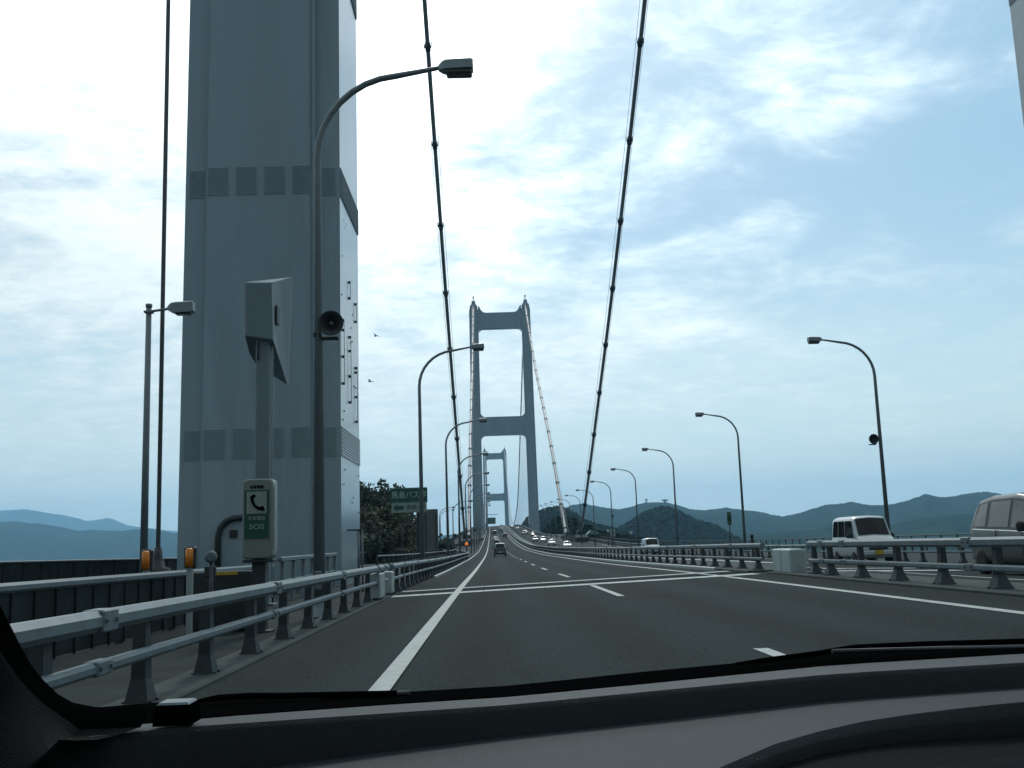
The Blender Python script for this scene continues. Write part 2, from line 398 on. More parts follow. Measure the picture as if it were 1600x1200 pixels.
def guard_rail(label, x, y0, y1, pitch, side, rails, hpost, near=100, flare=1.0, base=G, stuff_w=.13, joint_gap=None, mat_rail=None, mat_post=None):
    xf = x if callable(x) else (lambda y: x)
    mid = (y0+40 if y1 > 200 else (y0+y1)/2)
    t = thing('guard_rail', label, 'guard rail', (0, 0, 0))
    ys = [y for y in YS if y0 < y < y1]; ys = [y0]+ys+[y1]
    for (dx, h, ht, dp) in rails:
        r_ = rail_mesh(lambda y: xf(y)+side*dx, ys, h, ht, dp, base).build('rail', mat_rail or M_galv, t)
        pr_ = None          # splice sleeves on the beam
        for y in frange(y0+3.7, min(y1-1, 70), 6.0):
            X = xf(y)+side*dx
            if pr_ is None:
                b = MB().box(0, 0, 0, dp+.012, .30, ht+.012, .012)
                for k in (-.1, .1): b.box(side*(dp/2+.01), k, 0, .03, .03, .03)
                pr_ = b.build('splice_sleeve', M_galv, r_); o = pr_
            else: o = pr_.copy(); COL.objects.link(o); o.parent = r_
            o.location = (X, y, base(X, y)+h)
    proto = None; far = MB(); n = 0
    for y in frange(y0+1, y1, pitch):
        if joint_gap and abs(y-joint_gap) < .8: continue
        X = xf(y); z = base(X, y)
        if n < near:
            if proto is None:
                proto = post_mesh(side, hpost, flare).build('post', mat_post or M_gdark, t); o = proto
            else:
                o = proto.copy(); COL.objects.link(o); o.parent = t
            o.location = (X, y, z); n += 1
        else:
            far.box(X, y, z, stuff_w, .2, hpost, z0=True)
    if far.v: tag(far.build('post', mat_post or M_gdark, t), kind='stuff')
    return t
def left_x(y):      # the left rail swings away where the shoulder widens for the bus stop
    return -3.0 if y < 95 else -3.0-interp([(95, 0), (125, -.0), (150, 1.2), (190, 6.0), (240, 7.5), (300, 6), (350, 1.5), (380, .2), (2000, .2)], y)
guard_rail('two-beam grey guard rail beside the near left shoulder, running past the phone box', -3.0, -14, 28.3, 2.0, 1, [(.13, .80, .15, .15), (.12, .465, .095, .10)], .83, flare=.85)
guard_rail('long two-beam guard rail on the left edge beyond the expansion joint', left_x, 29.6, 420, 2.0, 1, [(.13, .79, .15, .15), (.12, .45, .09, .10)], .80, base=lambda x, y: G(max(x, -3.2), y))
guard_rail('grey median guard rail with flared dark posts, this side of the white box', 7.85, 1, 25.2, 2.0, -1, [(.10, .76, .155, .14), (.11, .36, .105, .09)], .74, flare=1.1)
guard_rail('long median guard rail with a dense row of dark posts beyond the expansion joint', 7.85, 29.6, 1250, 2.0, -1, [(.10, .74, .15, .14), (.11, .36, .09, .09)], .72, flare=1.0)
guard_rail('guard rail on the outer right edge, near part behind the white kei van', 19.45, 5, 28.3, 2.0, -1, [(.13, .80, .15, .15), (.12, .46, .09, .10)], .83)
guard_rail('guard rail on the outer right edge, long part beyond the expansion joint', lambda y: 19.45+interp([(29, 0), (120, 0), (170, 6), (300, 9), (400, 2), (450, 0), (1300, 0)], y), 29.6, 900, 2.0, -1, [(.13, .80, .15, .15), (.12, .46, .09, .10)], .83, base=lambda x, y: G(min(x, 19.8), y))
# beam sleeves boxed in at the joint
def joint_box(x, y, sx, sy, sz, label, dz=.02, group=None):
    t = thing('joint_box', label, 'box', (x, y, G(x, y)+dz), 0)
    MB().box(0, -sy/4-.006, 0, sx, sy/2-.012, sz, .03, z0=True).build('cover', M_white, t)
    MB().box(0, sy/4+.006, 0, sx, sy/2-.012, sz, .03, z0=True).build('cover', M_white, t)
    MB().box(0, 0, .02, sx*.9, .03, sz-.05, z0=True).build('gap_seal', M_dark, t)
joint_box(7.85, 27.4, .42, 1.7, .62, 'white two-part box closing the median guard rail at the expansion joint')
joint_box(-2.95, 26.3, .34, 1.1, .62, 'white box under the left guard rail just before the expansion joint', .08)
joint_box(-2.92, 29.0, .30, .5, .60, 'narrow white box under the left guard rail right behind the expansion joint', .08)

# ------------------------------------------------------------------ fences of the side paths
M_panel = mat('fence_panel', (.022, .032, .034), .8, spec=.1, var=.25, vscale=1.5, dirt=(.014, .020, .02), dscale=1)
def fence(name, label, x, y0, y1, h, pitch, panel, rail=.09, base=G, mp=None, mr=None, cat='fence'):
    t = thing(name, label, cat)
    ys = [y for y in YS if y0 < y < y1]; ys = [y0]+ys+[y1]
    rail_mesh(lambda y: x, ys, h, rail, .12, base).build('top_rail', mr or M_galv, t)
    if panel == 'solid':
        MB().loft([[(x-.012, y, base(x, y)+.05), (x+.012, y, base(x, y)+.05), (x+.012, y, base(x, y)+h-rail*.5), (x-.012, y, base(x, y)+h-rail*.5)] for y in ys], False).build('panel', mp or M_panel, t)
        b = MB()
        for y in frange(y0, min(y1, 160), pitch): b.box(x+.025, y, base(x, y)+.03, .026, .03, h-rail*.5-.03, z0=True)
        b.build('stiffener', M_panel, t)['kind'] = 'stuff'
    else:
        for hh in panel: rail_mesh(lambda y: x, ys, hh, .04, .04, base).build('rail', mr or M_galv, t)
    b = MB(); k = 0; pr = None
    for y in frange(y0, y1, 2.5):
        if k < 60:
            if pr is None: pr = MB().box(0, 0, 0, .09, .11, h, z0=True).build('post', M_gdark, t); o = pr
            else: o = pr.copy(); COL.objects.link(o); o.parent = t
            o.location = (x-.075 if panel == 'solid' else x, y, base(x, y)); k += 1
        else: b.box(x, y, base(x, y), .08, .1, h, z0=True)
    if b.v: tag(b.build('post', M_gdark, t), kind='stuff')
    return t
fence('panel_fence', 'dark panelled fence with a pale top rail behind the near left guard rail', -5.6, 6, 26.5, .96, .62, 'solid', .12)
fence('outer_fence', 'low outer fence of the left bridge path, far side of the small lamp post', -14.0, -10, 700, 1.29, 1.25, 'solid', .07)
fence('outer_fence', 'outer fence of the right bridge path in front of the far hills', 30.6, 10, 290, 1.20, 1.25, [.3, .6, .9], .07, mr=M_gdark)
fence('side_railing', 'railing between the left guard rail and the path beyond the near tower leg', -5.2, 47, 150, 1.1, 1.2, [.35, .7], .07)
# trestle-like supports against the tower foot
t = thing('maintenance_barrier', 'grey barrier with slanting legs standing in front of the near tower leg', 'barrier', (-5.6, 27.2, G(-5.6, 27)))
MB().box(.1, 4.6, 1.12, .12, 9.6, .12, .02).build('top_rail', M_galv, t)
MB().box(.1, 4.6, .55, .08, 9.6, .08, .01).build('rail', M_galv, t)
for k in range(7):
    b = MB(); y = .2+k*1.5
    b.loft([[(x_-.05, yy, z) for x_, yy, z in ((.1, y-.32, 0), (.1, y-.14, 0), (.1, y+.07, 1.08), (.1, y-.07, 1.08))], [(x_+.05, yy, z) for x_, yy, z in ((.1, y-.32, 0), (.1, y-.14, 0), (.1, y+.07, 1.08), (.1, y-.07, 1.08))]], False)
    b.build('leg', M_galv, t)

# ------------------------------------------------------------------ towers
def tower(name, label, y0, wy, cx, half_sp, base_z, dz, detail, depth_lo=6.35):
    """half_sp: road-centre to leg-centre; dz lifts the design heights (they are over the near deck)"""
    t = thing(name, label, 'bridge tower', (cx, y0, base_z))
    Z = lambda z: z+dz-base_z
    top = 149.5
    def cen(z): return half_sp - .0052*z
    def hw(z): return 3.17-.0022*z
    def sec(s, z, hy):
        w = hw(z); c = s*cen(z); n = .95; d = .32
        pts = [(-w, d), (-w+n, d), (-w+n, 0), (w-n, 0), (w-n, d), (w, d), (w, hy-d), (w-n, hy-d), (w-n, hy), (-w+n, hy), (-w+n, hy-d), (-w, hy-d)]
        return [(c+p, q, Z(z)) for p, q in pts]
    for s in (-1, 1):
        zs = [-66 if not detail else -66, 0, 30, 60, 90, 120, 146.5]
        b = MB().loft([sec(s, z, wy) for z in zs], False)
        leg = b.build('leg', M_tower, t)
        # saddle house on top
        c = s*cen(148); w = 3.0
        MB().loft([[(c-a, y_, Z(z)) for a, y_ in ((w_, .3), (-w_, .3), (-w_, wy-.3), (w_, wy-.3))] for z, w_ in ((146.5, 2.6), (149.0, 2.3), (150.2, 1.3), (152.2, 1.1))], False).build('saddle_cover', M_tower, leg)
        MB().tube([(c, 2, Z(152)), (c, 2, Z(155))], .25, 6).box(c, 2, Z(155), 1, 1, 1.0, .2).build('beacon', M_gdark, leg)
        if detail:
            for zb in (4.62, 15.32, 26.0):
                pl = MB(); bo = MB()
                h = 1.2
                xc = s*cen(zb)
                cols = [(-1.73, .86), (-.60, .86), (.55, .86), (1.63, .76)]
                def plate(x0, w_, yf, nx, nz, ax):
                    for i in range(nx):
                        for j in range(nz):
                            a = -w_/2+.06+(w_-.12)*i/(nx-1); q = .07+(h-.14)*j/(nz-1)
                            if ax == 'y': bo.box(x0+a, yf-.035, Z(zb)+q, .036, .03, .036)
                            else: bo.box(yf-s*.035, x0+a, Z(zb)+q, .03, .04, .036)
                for (x0, w_) in cols:
                    pl.box(xc+x0, -.012, Z(zb)+h/2, w_, .024, h); plate(xc+x0, w_, 0, 11, 13, 'y')
                for e in (-1, 1):
                    x0 = xc+e*(hw(zb)-.46); pl.box(x0, .32-.012, Z(zb)+h/2, .62, .024, h); plate(x0, .62, .32, 8, 13, 'y')
                # the inner face
                xi = s*(cen(zb)-hw(zb))
                pl.box(xi-s*.014, wy/2, Z(zb)+h/2, .028, wy-.66, h)
                for j in range(11): bo.box(xi-s*.04, wy/2, Z(zb)+.06+j*.108, .03, wy-.7, .035)
                pl.build('splice_plate', M_tower, leg); bo.build('bolt_rows', M_bolt, leg)['kind'] = 'stuff'
            if s < 0:
                # rungs, brackets and conduit on the inner face
                xi = s*(cen(9)-hw(9))
                for (yy, za, zb2) in ((.9, 7.6, 10.2), (2.9, 7.1, 9.9), (4.9, 6.5, 8.9), (2.9, 11.6, 12.3), (4.9, 11.0, 11.8)):
                    b = MB().tube([(xi+.07, yy, Z(za)), (xi+.07, yy, Z(zb2))], .012, 6)
                    for zz in frange(za, zb2, 1.1): b.box(xi+.04, yy, Z(zz), .08, .10, .10)
                    b.build('hanging_bracket', M_dark, leg)
                b = MB()
                for k in range(26):
                    b.box(xi+.012, random.uniform(.6, 5.6), Z(random.uniform(1.5, 24)), .024, .06, .07)
                b.build('lifting_lug', M_gdark, leg)
                # cable duct curving out of the foot and a small dark hatch
                c = s*cen(1)
                b = MB().tube([(c-1.5, -.10, Z(.2)), (c-1.5, -.10, Z(1.6)), (c-1.42, -.10, Z(1.95)), (c-1.2, -.10, Z(2.2)), (c-.9, -.10, Z(2.32)), (c-.3, -.10, Z(2.34))], .12, 10)
                b.build('cable_duct', M_gdark, leg)
                MB().box(c-.92, -.03, Z(1.72), .30, .06, .30).build('hatch', M_dark, leg)
                for x0 in (2.05,): MB().box(s*cen(12)+x0, -.02 if x0 > 0 else .28, Z(13), .05, .04, 25).build('seam_strip', M_bolt, leg)
    def beam(z0, z1, name_, hau):
        zi = z1
        a = lambda z: cen(z)-hw(z)+.02
        def arc(cx_, cz, r, a0, a1, n=6): return [(cx_+r*math.cos(R(a0+(a1-a0)*i/n)), cz+r*math.sin(R(a0+(a1-a0)*i/n))) for i in range(n+1)]
        r_ = 3.0
        poly = []
        # bottom with rounded haunches
        A0, A1 = a(z0-r_), a(z1)
        poly += [(-A0, z0-r_)]+[(p[0], p[1]) for p in arc(-A0+r_, z0-r_, r_, 180, 90)]+[(p[0], p[1]) for p in arc(A0-r_, z0-r_, r_, 90, 0)]
        if hau:      # upper beam rises to the saddles
            poly += [(A1, 148.8), (A1-.7, 148.6), (A1-2.0, z1+1.6), (A1-3.4, z1+.3), (A1-5, z1)]+[(-A1+5, z1), (-A1+3.4, z1+.3), (-A1+2.0, z1+1.6), (-A1+.7, 148.6), (-A1, 148.8)]
        else:
            A2 = a(z1+r_)
            poly += list(reversed([(p[0], p[1]) for p in arc(A2-r_, z1+r_, r_, 270, 360)]))[0:] + list(reversed([(p[0], p[1]) for p in arc(-A2+r_, z1+r_, r_, 180, 270)]))[0:]
        MB().prism([(x, Z(z)) for x, z in poly], .6, wy-.6, 'y').build(name_, M_tower, t)
    beam(66.0, 77.6, 'crossbeam', False)
    beam(134.2, 144.4, 'crossbeam', True)
    return t
tower('bridge_tower', 'huge blue-grey steel tower whose left leg rises close beside the road', 40.07, 6.3, 10.1, 19.12, 0, 0, True)
tower('bridge_tower', 'tall portal tower in the middle distance straddling the road, two crossbeams visible', 637, 6.5, 9.2, 17.3, 7.5, 0, False)
tower('bridge_tower', 'small distant portal tower seen inside the frame of the middle tower', 1690, 8, 8.6, 17.2, 10, -1, False)

# ------------------------------------------------------------------ main cables
def cable(label, xf, nodes, rad, y0, y1, bands=None, ropes=True, step=6):
    t = thing('main_cable', label, 'main cable')
    pts = [(xf(y), y, interp(nodes, y)) for y in frange(y0, y1, step)]
    MB().tube(pts, rad, 14).build('cable', M_cable, t)
    if bands:
        pr = MB()
        for y in frange(y0+bands*.5, y1-4, bands):
            p = Vector((xf(y), y, interp(nodes, y))); q = Vector((xf(y+1), y+1, interp(nodes, y+1))); d = (q-p).normalized()
            b = MB().lathe(p-d*.7, d, [(0, rad+.02), (.03, rad+.09), (.6, rad+.09), (.63, rad+.13), (.85, rad+.13), (.88, rad+.09), (1.4, rad+.09), (1.43, rad+.02)], 12)
            side = Vector((1, 0, 0))
            for e in (-1, 1):
                b.box(p.x+e*(rad+.14), p.y, p.z, .12, .35, .4, .03)
                b.tube([p+side*e*(rad+.1), p+side*e*(rad+.25)+Vector((0, 0, .65))], .04, 6)
            b.build('cable_band', M_gdark, t)
    if ropes:
        for e in (-1, 1):
            MB().tube([(x+e*(rad+.27), y, z+.72) for x, y, z in pts], .035, 5).build('hand_rope', M_cable, t)
    return t
sideL = [(43, 149.5), (90, 111), (140, 78), (190, 49.5), (240, 24.5), (272, 9), (292, .5)]
nearL = lambda y: lin([(43, -8.3), (130, -7.45), (400, -7.45)], y, 1)
nearR = lambda y: lin([(43, 28.4), (130, 24.7), (400, 24.7)], y, 1)
cable('dark left main cable descending from the near tower to the roadside anchorage', nearL, sideL, .33, 43, 292, 15.7)
cable('dark right main cable descending from the near tower to the far anchorage', nearR, sideL, .33, 43, 292, 15.7)
farn = [(338, 0), (412, 39), (530, 92), (637, 149.3)]
xr = lambda y: 24.6+(y-338)/300*.9; xl = lambda y: -7.6+(y-338)/300*.1
M_cable2 = M_cable
cable('pale left side cable rising to the middle tower', xl, farn, .52, 338, 637, 15.7)
cable('pale right side cable rising to the middle tower', xr, farn, .52, 338, 637, 15.7)
span = [(640, 149.3), (769, 100), (995, 30), (1165, 19), (1400, 55), (1690, 148)]
def hanger_rows(lab, x):
    t = cable(lab, lambda y: x, span, .42, 640, 1690, None, False, 20)
    b = MB()
    for y in frange(660, 1680, 16):
        z = interp(span, y); g = P(y)
        if z > g+1: b.tube([(x, y, g), (x, y, z)], .05, 4)
    tag(b.build('hanger', M_cable, t), kind='stuff')
hanger_rows('left main cable sagging between the middle and the distant tower', -7.2)
hanger_rows('right main cable sagging between the middle and the distant tower', 25.0)
tl = MB
for s, x in ((0, -7.4), (1, 24.6)):
    t = thing('anchor_block', ('left', 'right')[s]+' concrete cable anchor housing at the foot of the main cables', 'anchorage', (x, 290, G(x, 290)))
    MB().loft([[(-1.7, -6, z0), (1.7, -6, z0), (1.7, 52, z0), (-1.7, 52, z0)] if False else [(-1.7, a, z0), (1.7, a, z0), (1.7, b_, z0), (-1.7, b_, z0)] for z0, a, b_ in ((-60, -10, 56), (1.2, -8, 54), (1.9, -5, 51))], False).build('block', M_conc, t)
    for yy in (0, 46): MB().box(0, yy, 1.2, 1.5, 3.2, 2.0, .3, z0=True).build('cable_hood', M_gdark, t)
# the single hanger near the left leg
def hanger(x, y, z1, label):
    g = G(x, y); t = thing('hanger_cable', label, 'hanger cable', (x, y, g))
    MB().tube([(0, 0, 1.2), (0, 0, z1)], .062, 10).build('cable', M_cable, t)
    MB().lathe((0, 0, .0), (0, 0, 1), [(0, .30), (.12, .32), (.16, .26), (.75, .28), (.8, .36), (.98, .34), (1.02, .2), (1.3, .12), (1.55, .09)], 14).box(0, 0, .25, .8, .5, .3, .04).build('socket', M_dark, t)
hanger(-9.05, 28.3, 60, 'thin vertical hanger cable with a dark socket, left of the near tower leg')
hanger(26.0, 28.3, 60, 'thin vertical hanger cable beyond the right edge of the bridge')

# ------------------------------------------------------------------ lamps
def make_lamp():
    root = thing('street_lamp', '', 'street lamp')
    pts = [(0, 0, 0), (0, 0, 9.2)]; rad = [.115, .075]
    rr = 1.75
    for i in range(1, 9):
        a = R(86)*i/8
        pts.append((rr*(1-math.cos(a)), 0, 9.2+rr*math.sin(a))); rad.append(.072-.0012*i)
    e = pts[-1]; pts.append((2.62, 0, 11.12)); rad.append(.042)
    MB().tube(pts, rad, 12).build('pole', M_pole, root)
    MB().lathe((0, 0, 0), (0, 0, 1), [(0, .24), (.03, .24), (.035, .15), (.3, .13), (.32, .12)], 12).box(0, -.13, .7, .12, .05, .35, .01).build('base_sleeve', M_pole, root)
    h = MB().loft([[(x, -w, z0), (x, w, z0), (x, w*.9, z1-.02), (x, w*.6, z1), (x, -w*.6, z1), (x, -w*.9, z1-.02)] for x, w, z0, z1 in
                   ((2.52, .05, 11.05, 11.16), (2.60, .13, 11.03, 11.22), (2.68, .165, 11.02, 11.24), (3.20, .165, 11.04, 11.26), (3.24, .15, 11.05, 11.24))], False)
    hd = h.build('lamp_head', M_lamp, root)
    b = MB().box(2.95, 0, 10.975, .54, .29, .11, .03)
    for k in range(9): b.box(2.72+k*.058, 0, 10.915, .012, .25, .02)
    b.build('lens', M_lens, hd)
    return root
def make_horn(parent, z, s=1, dx=.14):
    """loudspeaker horn facing back along the road"""
    b = MB().lathe((dx*s, -.02, z), (0, -1, -.08), [(-.22, .06), (-.05, .07), (.0, .06), (.10, .09), (.20, .15), (.28, .235), (.30, .25), (.305, .235), (.22, .15), (.12, .08), (.10, .03)], 22)
    sp = b.build('loudspeaker', M_gdark, parent)
    MB().lathe((dx*s, -.20, z-.015), (0, -1, 0), [(0, .04), (.05, .04), (.07, .02)], 10).build('driver', M_galv, sp)
    MB().box(dx*.8*s, .0, z-.27, .34, .16, .05, .01).box(0, 0, z-.2, .17, .17, .1, .01).build('bracket', M_dark, sp)
lamp0 = make_lamp()
first = True
def put_lamp(x, y, z, rz, label, group, scale=1.024):
    global first
    o = lamp0 if first else copy_tree(lamp0)
    first = False
    o.location = (x, y, z); o.rotation_euler = (0, 0, rz); o['label'] = label; o['group'] = group
    if scale != 1: o.scale = (scale,)*3
    return o
ords = ['first', 'second', 'third', 'fourth', 'fifth', 'sixth', 'seventh', 'eighth', 'ninth', 'tenth', 'eleventh', 'twelfth', 'thirteenth', 'fourteenth', 'fifteenth', 'sixteenth', 'seventeenth', 'eighteenth', 'nineteenth', 'twentieth']
LL = []; RL = []
for k in range(11):
    y = 20.6+30*k if k else 20.6
    if k: y = 51.0+29.8*(k-1)
    lab = 'tall curved lamp in front of the near tower leg, carrying a loudspeaker' if k == 0 else '%s curved lamp of the left row counted from the near tower, leaning over the road' % ords[k]
    LL.append(put_lamp(-3.42, y, G(-3.3, y), 0, lab, 'curved street lamps along the left edge'))
for k in range(12):
    y = 51.7+29.7*k
    lab = 'nearest right-hand curved lamp, behind the white kei van, with a round loudspeaker' if k == 0 else '%s curved lamp of the right row counted from the white kei van' % ords[k]
    RL.append(put_lamp(19.95, y, G(19.8, y), math.pi, lab, 'curved street lamps along the right edge'))
make_horn(LL[0], 5.70, 1, .30)
make_horn(RL[0], 6.0, -1)
for o in kids(RL[0]):
    if o.name.startswith('loudspeaker'): o.rotation_euler = (0, 0, math.pi); o.location = (.3, 0, 0)
make_horn(LL[6], 4.2); make_horn(RL[4], 5.5, -1)
for y, dx in ((700, 0), (760, 0), (820, 0)):
    pass
# lamps of the side road by the bus stop
for i, (pxx, pt, Y, lab) in enumerate(((686, 793, 215, 'upper of two thin distant lamps just right of the grey panel'), (687.5, 797, 236, 'lower of two thin distant lamps just right of the grey panel'), (707, 783, 170, 'distant lamp left of the main cable foot, bent towards the road'), (716, 800, 300, 'small distant lamp right behind the left main cable'))):
    p = at(pxx, pt, Y)
    put_lamp(p.x, Y, p.z-11.4, 0, lab, 'lamps of the side road by the bus stop')
# small modern lamp at left
def small_lamp(x, y, ztop, label):
    g = G(x, y); t = thing('path_lamp', label, 'path lamp', (x, y, g)); h = ztop-g
    MB().tube([(0, 0, 0), (0, 0, h)], [.105, .072], 12).lathe((0, 0, h-.02), (0, 0, 1), [(0, .08), (.05, .09), (.1, .085), (.11, .03)], 12).build('pole', M_pole, t)
    MB().tube([(-.1, 0, h-.14), (.55, 0, h-.06)], .035, 8).box(0, 0, h-.14, .22, .2, .06, .01).build('arm', M_pole, t)
    hd = MB().loft([[(x_, -w, z0), (x_, w, z0), (x_, w, z1-.03), (x_, w*.6, z1), (x_, -w*.6, z1), (x_, -w, z1-.03)] for x_, w, z0, z1 in ((.5, .05, h-.10, h-.0), (.6, .13, h-.16, h+.08), (.72, .16, h-.20, h+.10), (1.14, .15, h-.18, h+.12), (1.2, .12, h-.14, h+.10))], False).build('lamp_head', M_lamp, t)
    MB().box(.93, 0, h-.22, .42, .24, .05, .02).build('lens', M_lens, hd)
small_lamp(-9.0, 27.0, at(224, 480, 27).z, 'straight dark pole with one stubby white lamp head, left of the near tower leg')

# ------------------------------------------------------------------ roadside equipment on the left
def txt(body, size, material, parent, loc, name='lettering', ext=.003, rz=0, sx=1.0, bold=0, align='CENTER'):
    cu_ = bpy.data.curves.new(name, 'FONT'); cu_.body = body; cu_.size = size; cu_.extrude = ext; cu_.offset = bold
    cu_.align_x = align; cu_.align_y = 'CENTER'; cu_.resolution_u = 3
    o = bpy.data.objects.new(name, cu_); COL.objects.link(o)
    dg = bpy.context.evaluated_depsgraph_get(); me = bpy.data.meshes.new_from_object(o.evaluated_get(dg))
    bpy.data.objects.remove(o); bpy.data.curves.remove(cu_)
    me.materials.clear(); me.materials.append(material)
    o = bpy.data.objects.new(name, me); COL.objects.link(o); o.parent = parent
    o.location = loc; o.rotation_euler = (R(90), 0, rz); o.scale = (sx, 1, 1)
    return o
# emergency phone box
p = at(402, 870, 17.0)
g = G(p.x, 17); t = thing('phone_box', 'white emergency phone box with green sign and black handset mark, before the near tower leg', 'emergency phone', (p.x, 17, g))
zt = at(405, 748, 17).z-g; zb = at(405, 873, 17).z-g
def rrect(w, h, r, n=5, z0=0):
    o = []
    for cx_, cz, a0 in ((w/2-r, z0+r, -90), (w/2-r, z0+h-r, 0), (-w/2+r, z0+h-r, 90), (-w/2+r, z0+r, 180)):
        o += [(cx_+r*math.cos(R(a0+90*i/n)), cz+r*math.sin(R(a0+90*i/n))) for i in range(n+1)]
    return o
wb = .50
MB().loft([[(x*k, y_, z) for x, z in rrect(wb-2*i, zt-zb-2*i, .075, 5, zb+i)] for y_, i, k in ((0, .02, 1), (.02, 0, 1), (.36, 0, 1), (.38, .02, 1))], False).build('cabinet', M_cream, t)
MB().box(0, .2, 0, .22, .2, zb, z0=True).box(0, .2, 0, .42, .36, .03, z0=True).box(0, .2, zb-.06, .5, .34, .05, .01, z0=True).build('stand', M_gdark, t)
sh = (zt-zb)
pn = MB().box(-.01, -.008, zb+sh*.555, .395, .016, sh*.60).build('sign_panel', M_green, t)
MB().box(-.01, -.019, zb+sh*.70, .33, .006, sh*.275).build('white_field', M_signw, pn)
hs = MB()
c0 = Vector((-.0, -.024, zb+sh*.70)); pts = []
for i in range(9):
    a = R(188+i*10.5*1.15); pts.append(c0+Vector((.10+.17*math.cos(a), 0, .09+.20*math.sin(a))))
hs.tube([c0+Vector((-.085, 0, .085)), c0+Vector((-.078, 0, .02)), c0+Vector((-.045, 0, -.045)), c0+Vector((.01, 0, -.09)), c0+Vector((.07, 0, -.105))], [.030, .022, .020, .024, .03], 10)
hs.box(c0.x-.07, c0.y, c0.z+.10, .085, .02, .05, .012, rot=Matrix.Rotation(R(-25), 3, 'Y')).box(c0.x+.09, c0.y, c0.z-.10, .05, .02, .085, .012, rot=Matrix.Rotation(R(-25), 3, 'Y'))
hs.build('handset_mark', M_black, pn)
txt('非常電話', .072, M_signw, pn, (-.01, -.018, zb+sh*.50), bold=.001)
txt('SOS', .115, M_signw, pn, (-.01, -.018, zb+sh*.395), sx=1.25, bold=.002)
txt('非常電話', .058, M_black, t, (-.01, -.006, zb+sh*.895), bold=.001)
MB().box(wb/2+.006, .19, zb+sh*.5, .012, .26, sh*.8).build('door_panel', M_cream, t)
# tall column with the flared sign housing, seen from behind
Yc = 26.0
pc = at(413, 780, Yc); g = G(pc.x, Yc); X0 = pc.x
t = thing('sign_column', 'grey column with a flared box-shaped sign housing, standing against the near tower leg', 'sign column', (X0, Yc, g))
Q = lambda a, b, Y: (lambda v: (v.x-X0, Y-Yc, v.z-g))(at(a, b, Y))
zb_ = at(400, 545, Yc).z-g
MB().box(-.02, 0, 0, .36, .34, zb_+.5, .03, z0=True).box(0, 0, 0, .6, .56, .06, z0=True).build('column', M_house, t)
MB().box(.205, -.05, .2, .035, .05, zb_, z0=True).build('cable_pipe', M_bolt, t)
f = [Q(383, 441, Yc-.3), Q(425, 441, Yc-.3), Q(427, 532, Yc-.3), Q(383, 526, Yc-.3)]
m_ = [Q(386, 441, Yc+.6), Q(438, 438, Yc+.6), Q(436, 560, Yc+.6), Q(390, 552, Yc+.6)]
bk = [Q(389, 440, Yc+1.5), Q(456, 433, Yc+1.5), Q(449, 601, Yc+1.5), Q(400, 570, Yc+1.5)]
b2 = [(x, y+.12, z) for x, y, z in bk]
f0 = [(x*.96+.0, y-.03, z-.03 if i < 2 else z+.03) for i, (x, y, z) in enumerate(f)]
ho = MB().loft([f0, f, m_, bk, b2], False).build('sign_housing', M_house, t)
hx = (f[1][0]+m_[1][0])/2+.03
MB().box(hx, .2, (f[1][2]+f[2][2])/2+.0, .04, .34, .50, .02).build('side_hatch', M_gdark, ho)
MB().box(-.13, -.1, zb_-.1, .05, .3, .45, .01).build('brace', M_gdark, t)
# orange marker lamps, round reflector, low steel cabinet, tiny arm post
def marker(x, y, pxy, label):
    g = G(x, y); v = at(*pxy, y); h = v.z-g
    t = thing('marker_lamp', label, 'marker lamp', (v.x, y, g), 0, 'orange marker lamps')
    MB().box(0, 0, 0, .10, .08, h-.14, .01, z0=True).build('stand', M_white, t)
    MB().box(0, .03, h-.16, .20, .12, .36, .03, z0=True).build('housing', M_dark, t)
    MB().lathe((0, -.04, h-.13), (0, 0, 1), [(0, .062), (.28, .062), (.30, .03)], 14).build('reflector', M_orange, t)
marker(-5.0, 17.0, (297, 873), 'larger amber marker lamp on a white post, right of the hanger cable')
marker(-5.9, 17.4, (229, 877), 'smaller amber marker lamp at the foot of the straight dark lamp pole')
v = at(330, 870, 14.5); g = G(v.x, 14.5)
t = thing('round_marker', 'pale round disc marker on a thin grey stem behind the left guard rail', 'marker', (v.x, 14.5, g))
MB().lathe((0, 0, v.z-g), (0, -1, 0), [(0, .085), (.03, .085), (.05, .05)], 18).build('disc', M_galv, t)
MB().tube([(0, .01, 0), (0, .01, v.z-g)], .028, 8).box(-.02, .04, v.z-g-.2, .16, .06, .14, .01).build('stem', M_gdark, t)
v = at(352, 893, 17.4)
t = thing('steel_cabinet', 'low dark steel cabinet with a yellow edge strip at the foot of the phone box', 'cabinet', (v.x-.08, 17.6, G(v.x, 17.4)))
MB().box(0, .1, .02, 1.0, .4, v.z-G(v.x, 17.4)-.02, .02, z0=True).build('body', M_gdark, t)
MB().box(.0, -.105, v.z-G(v.x, 17.4)-.06, .52, .015, .05, z0=True).build('edge_strip', M_yellow, t)
MB().box(-.36, -.108, .5, .10, .02, .1).build('latch', M_dark, t)
v = at(560, 828, 33); g = G(v.x, 33)
t = thing('arm_post', 'thin post with a flat dark arm beside the corner of the near tower leg', 'post', (v.x, 33, g))
MB().tube([(0, 0, 0), (0, 0, v.z-g)], .045, 8).tube([(.12, 0, 0), (.12, 0, v.z-g)], .03, 8).build('post', M_galv, t)
MB().box(-.12, 0, v.z-g, .48, .1, .05, .01).build('arm', M_gdark, t)
v = at(729, 852, 130)
t = thing('warning_light', 'small orange warning light at the foot of the left main cable', 'warning light', (v.x, 130, G(-3, 130)))
h = v.z-G(-3, 130)
MB().tube([(0, 0, 0), (0, 0, h)], .06, 6).build('post', M_gdark, t)
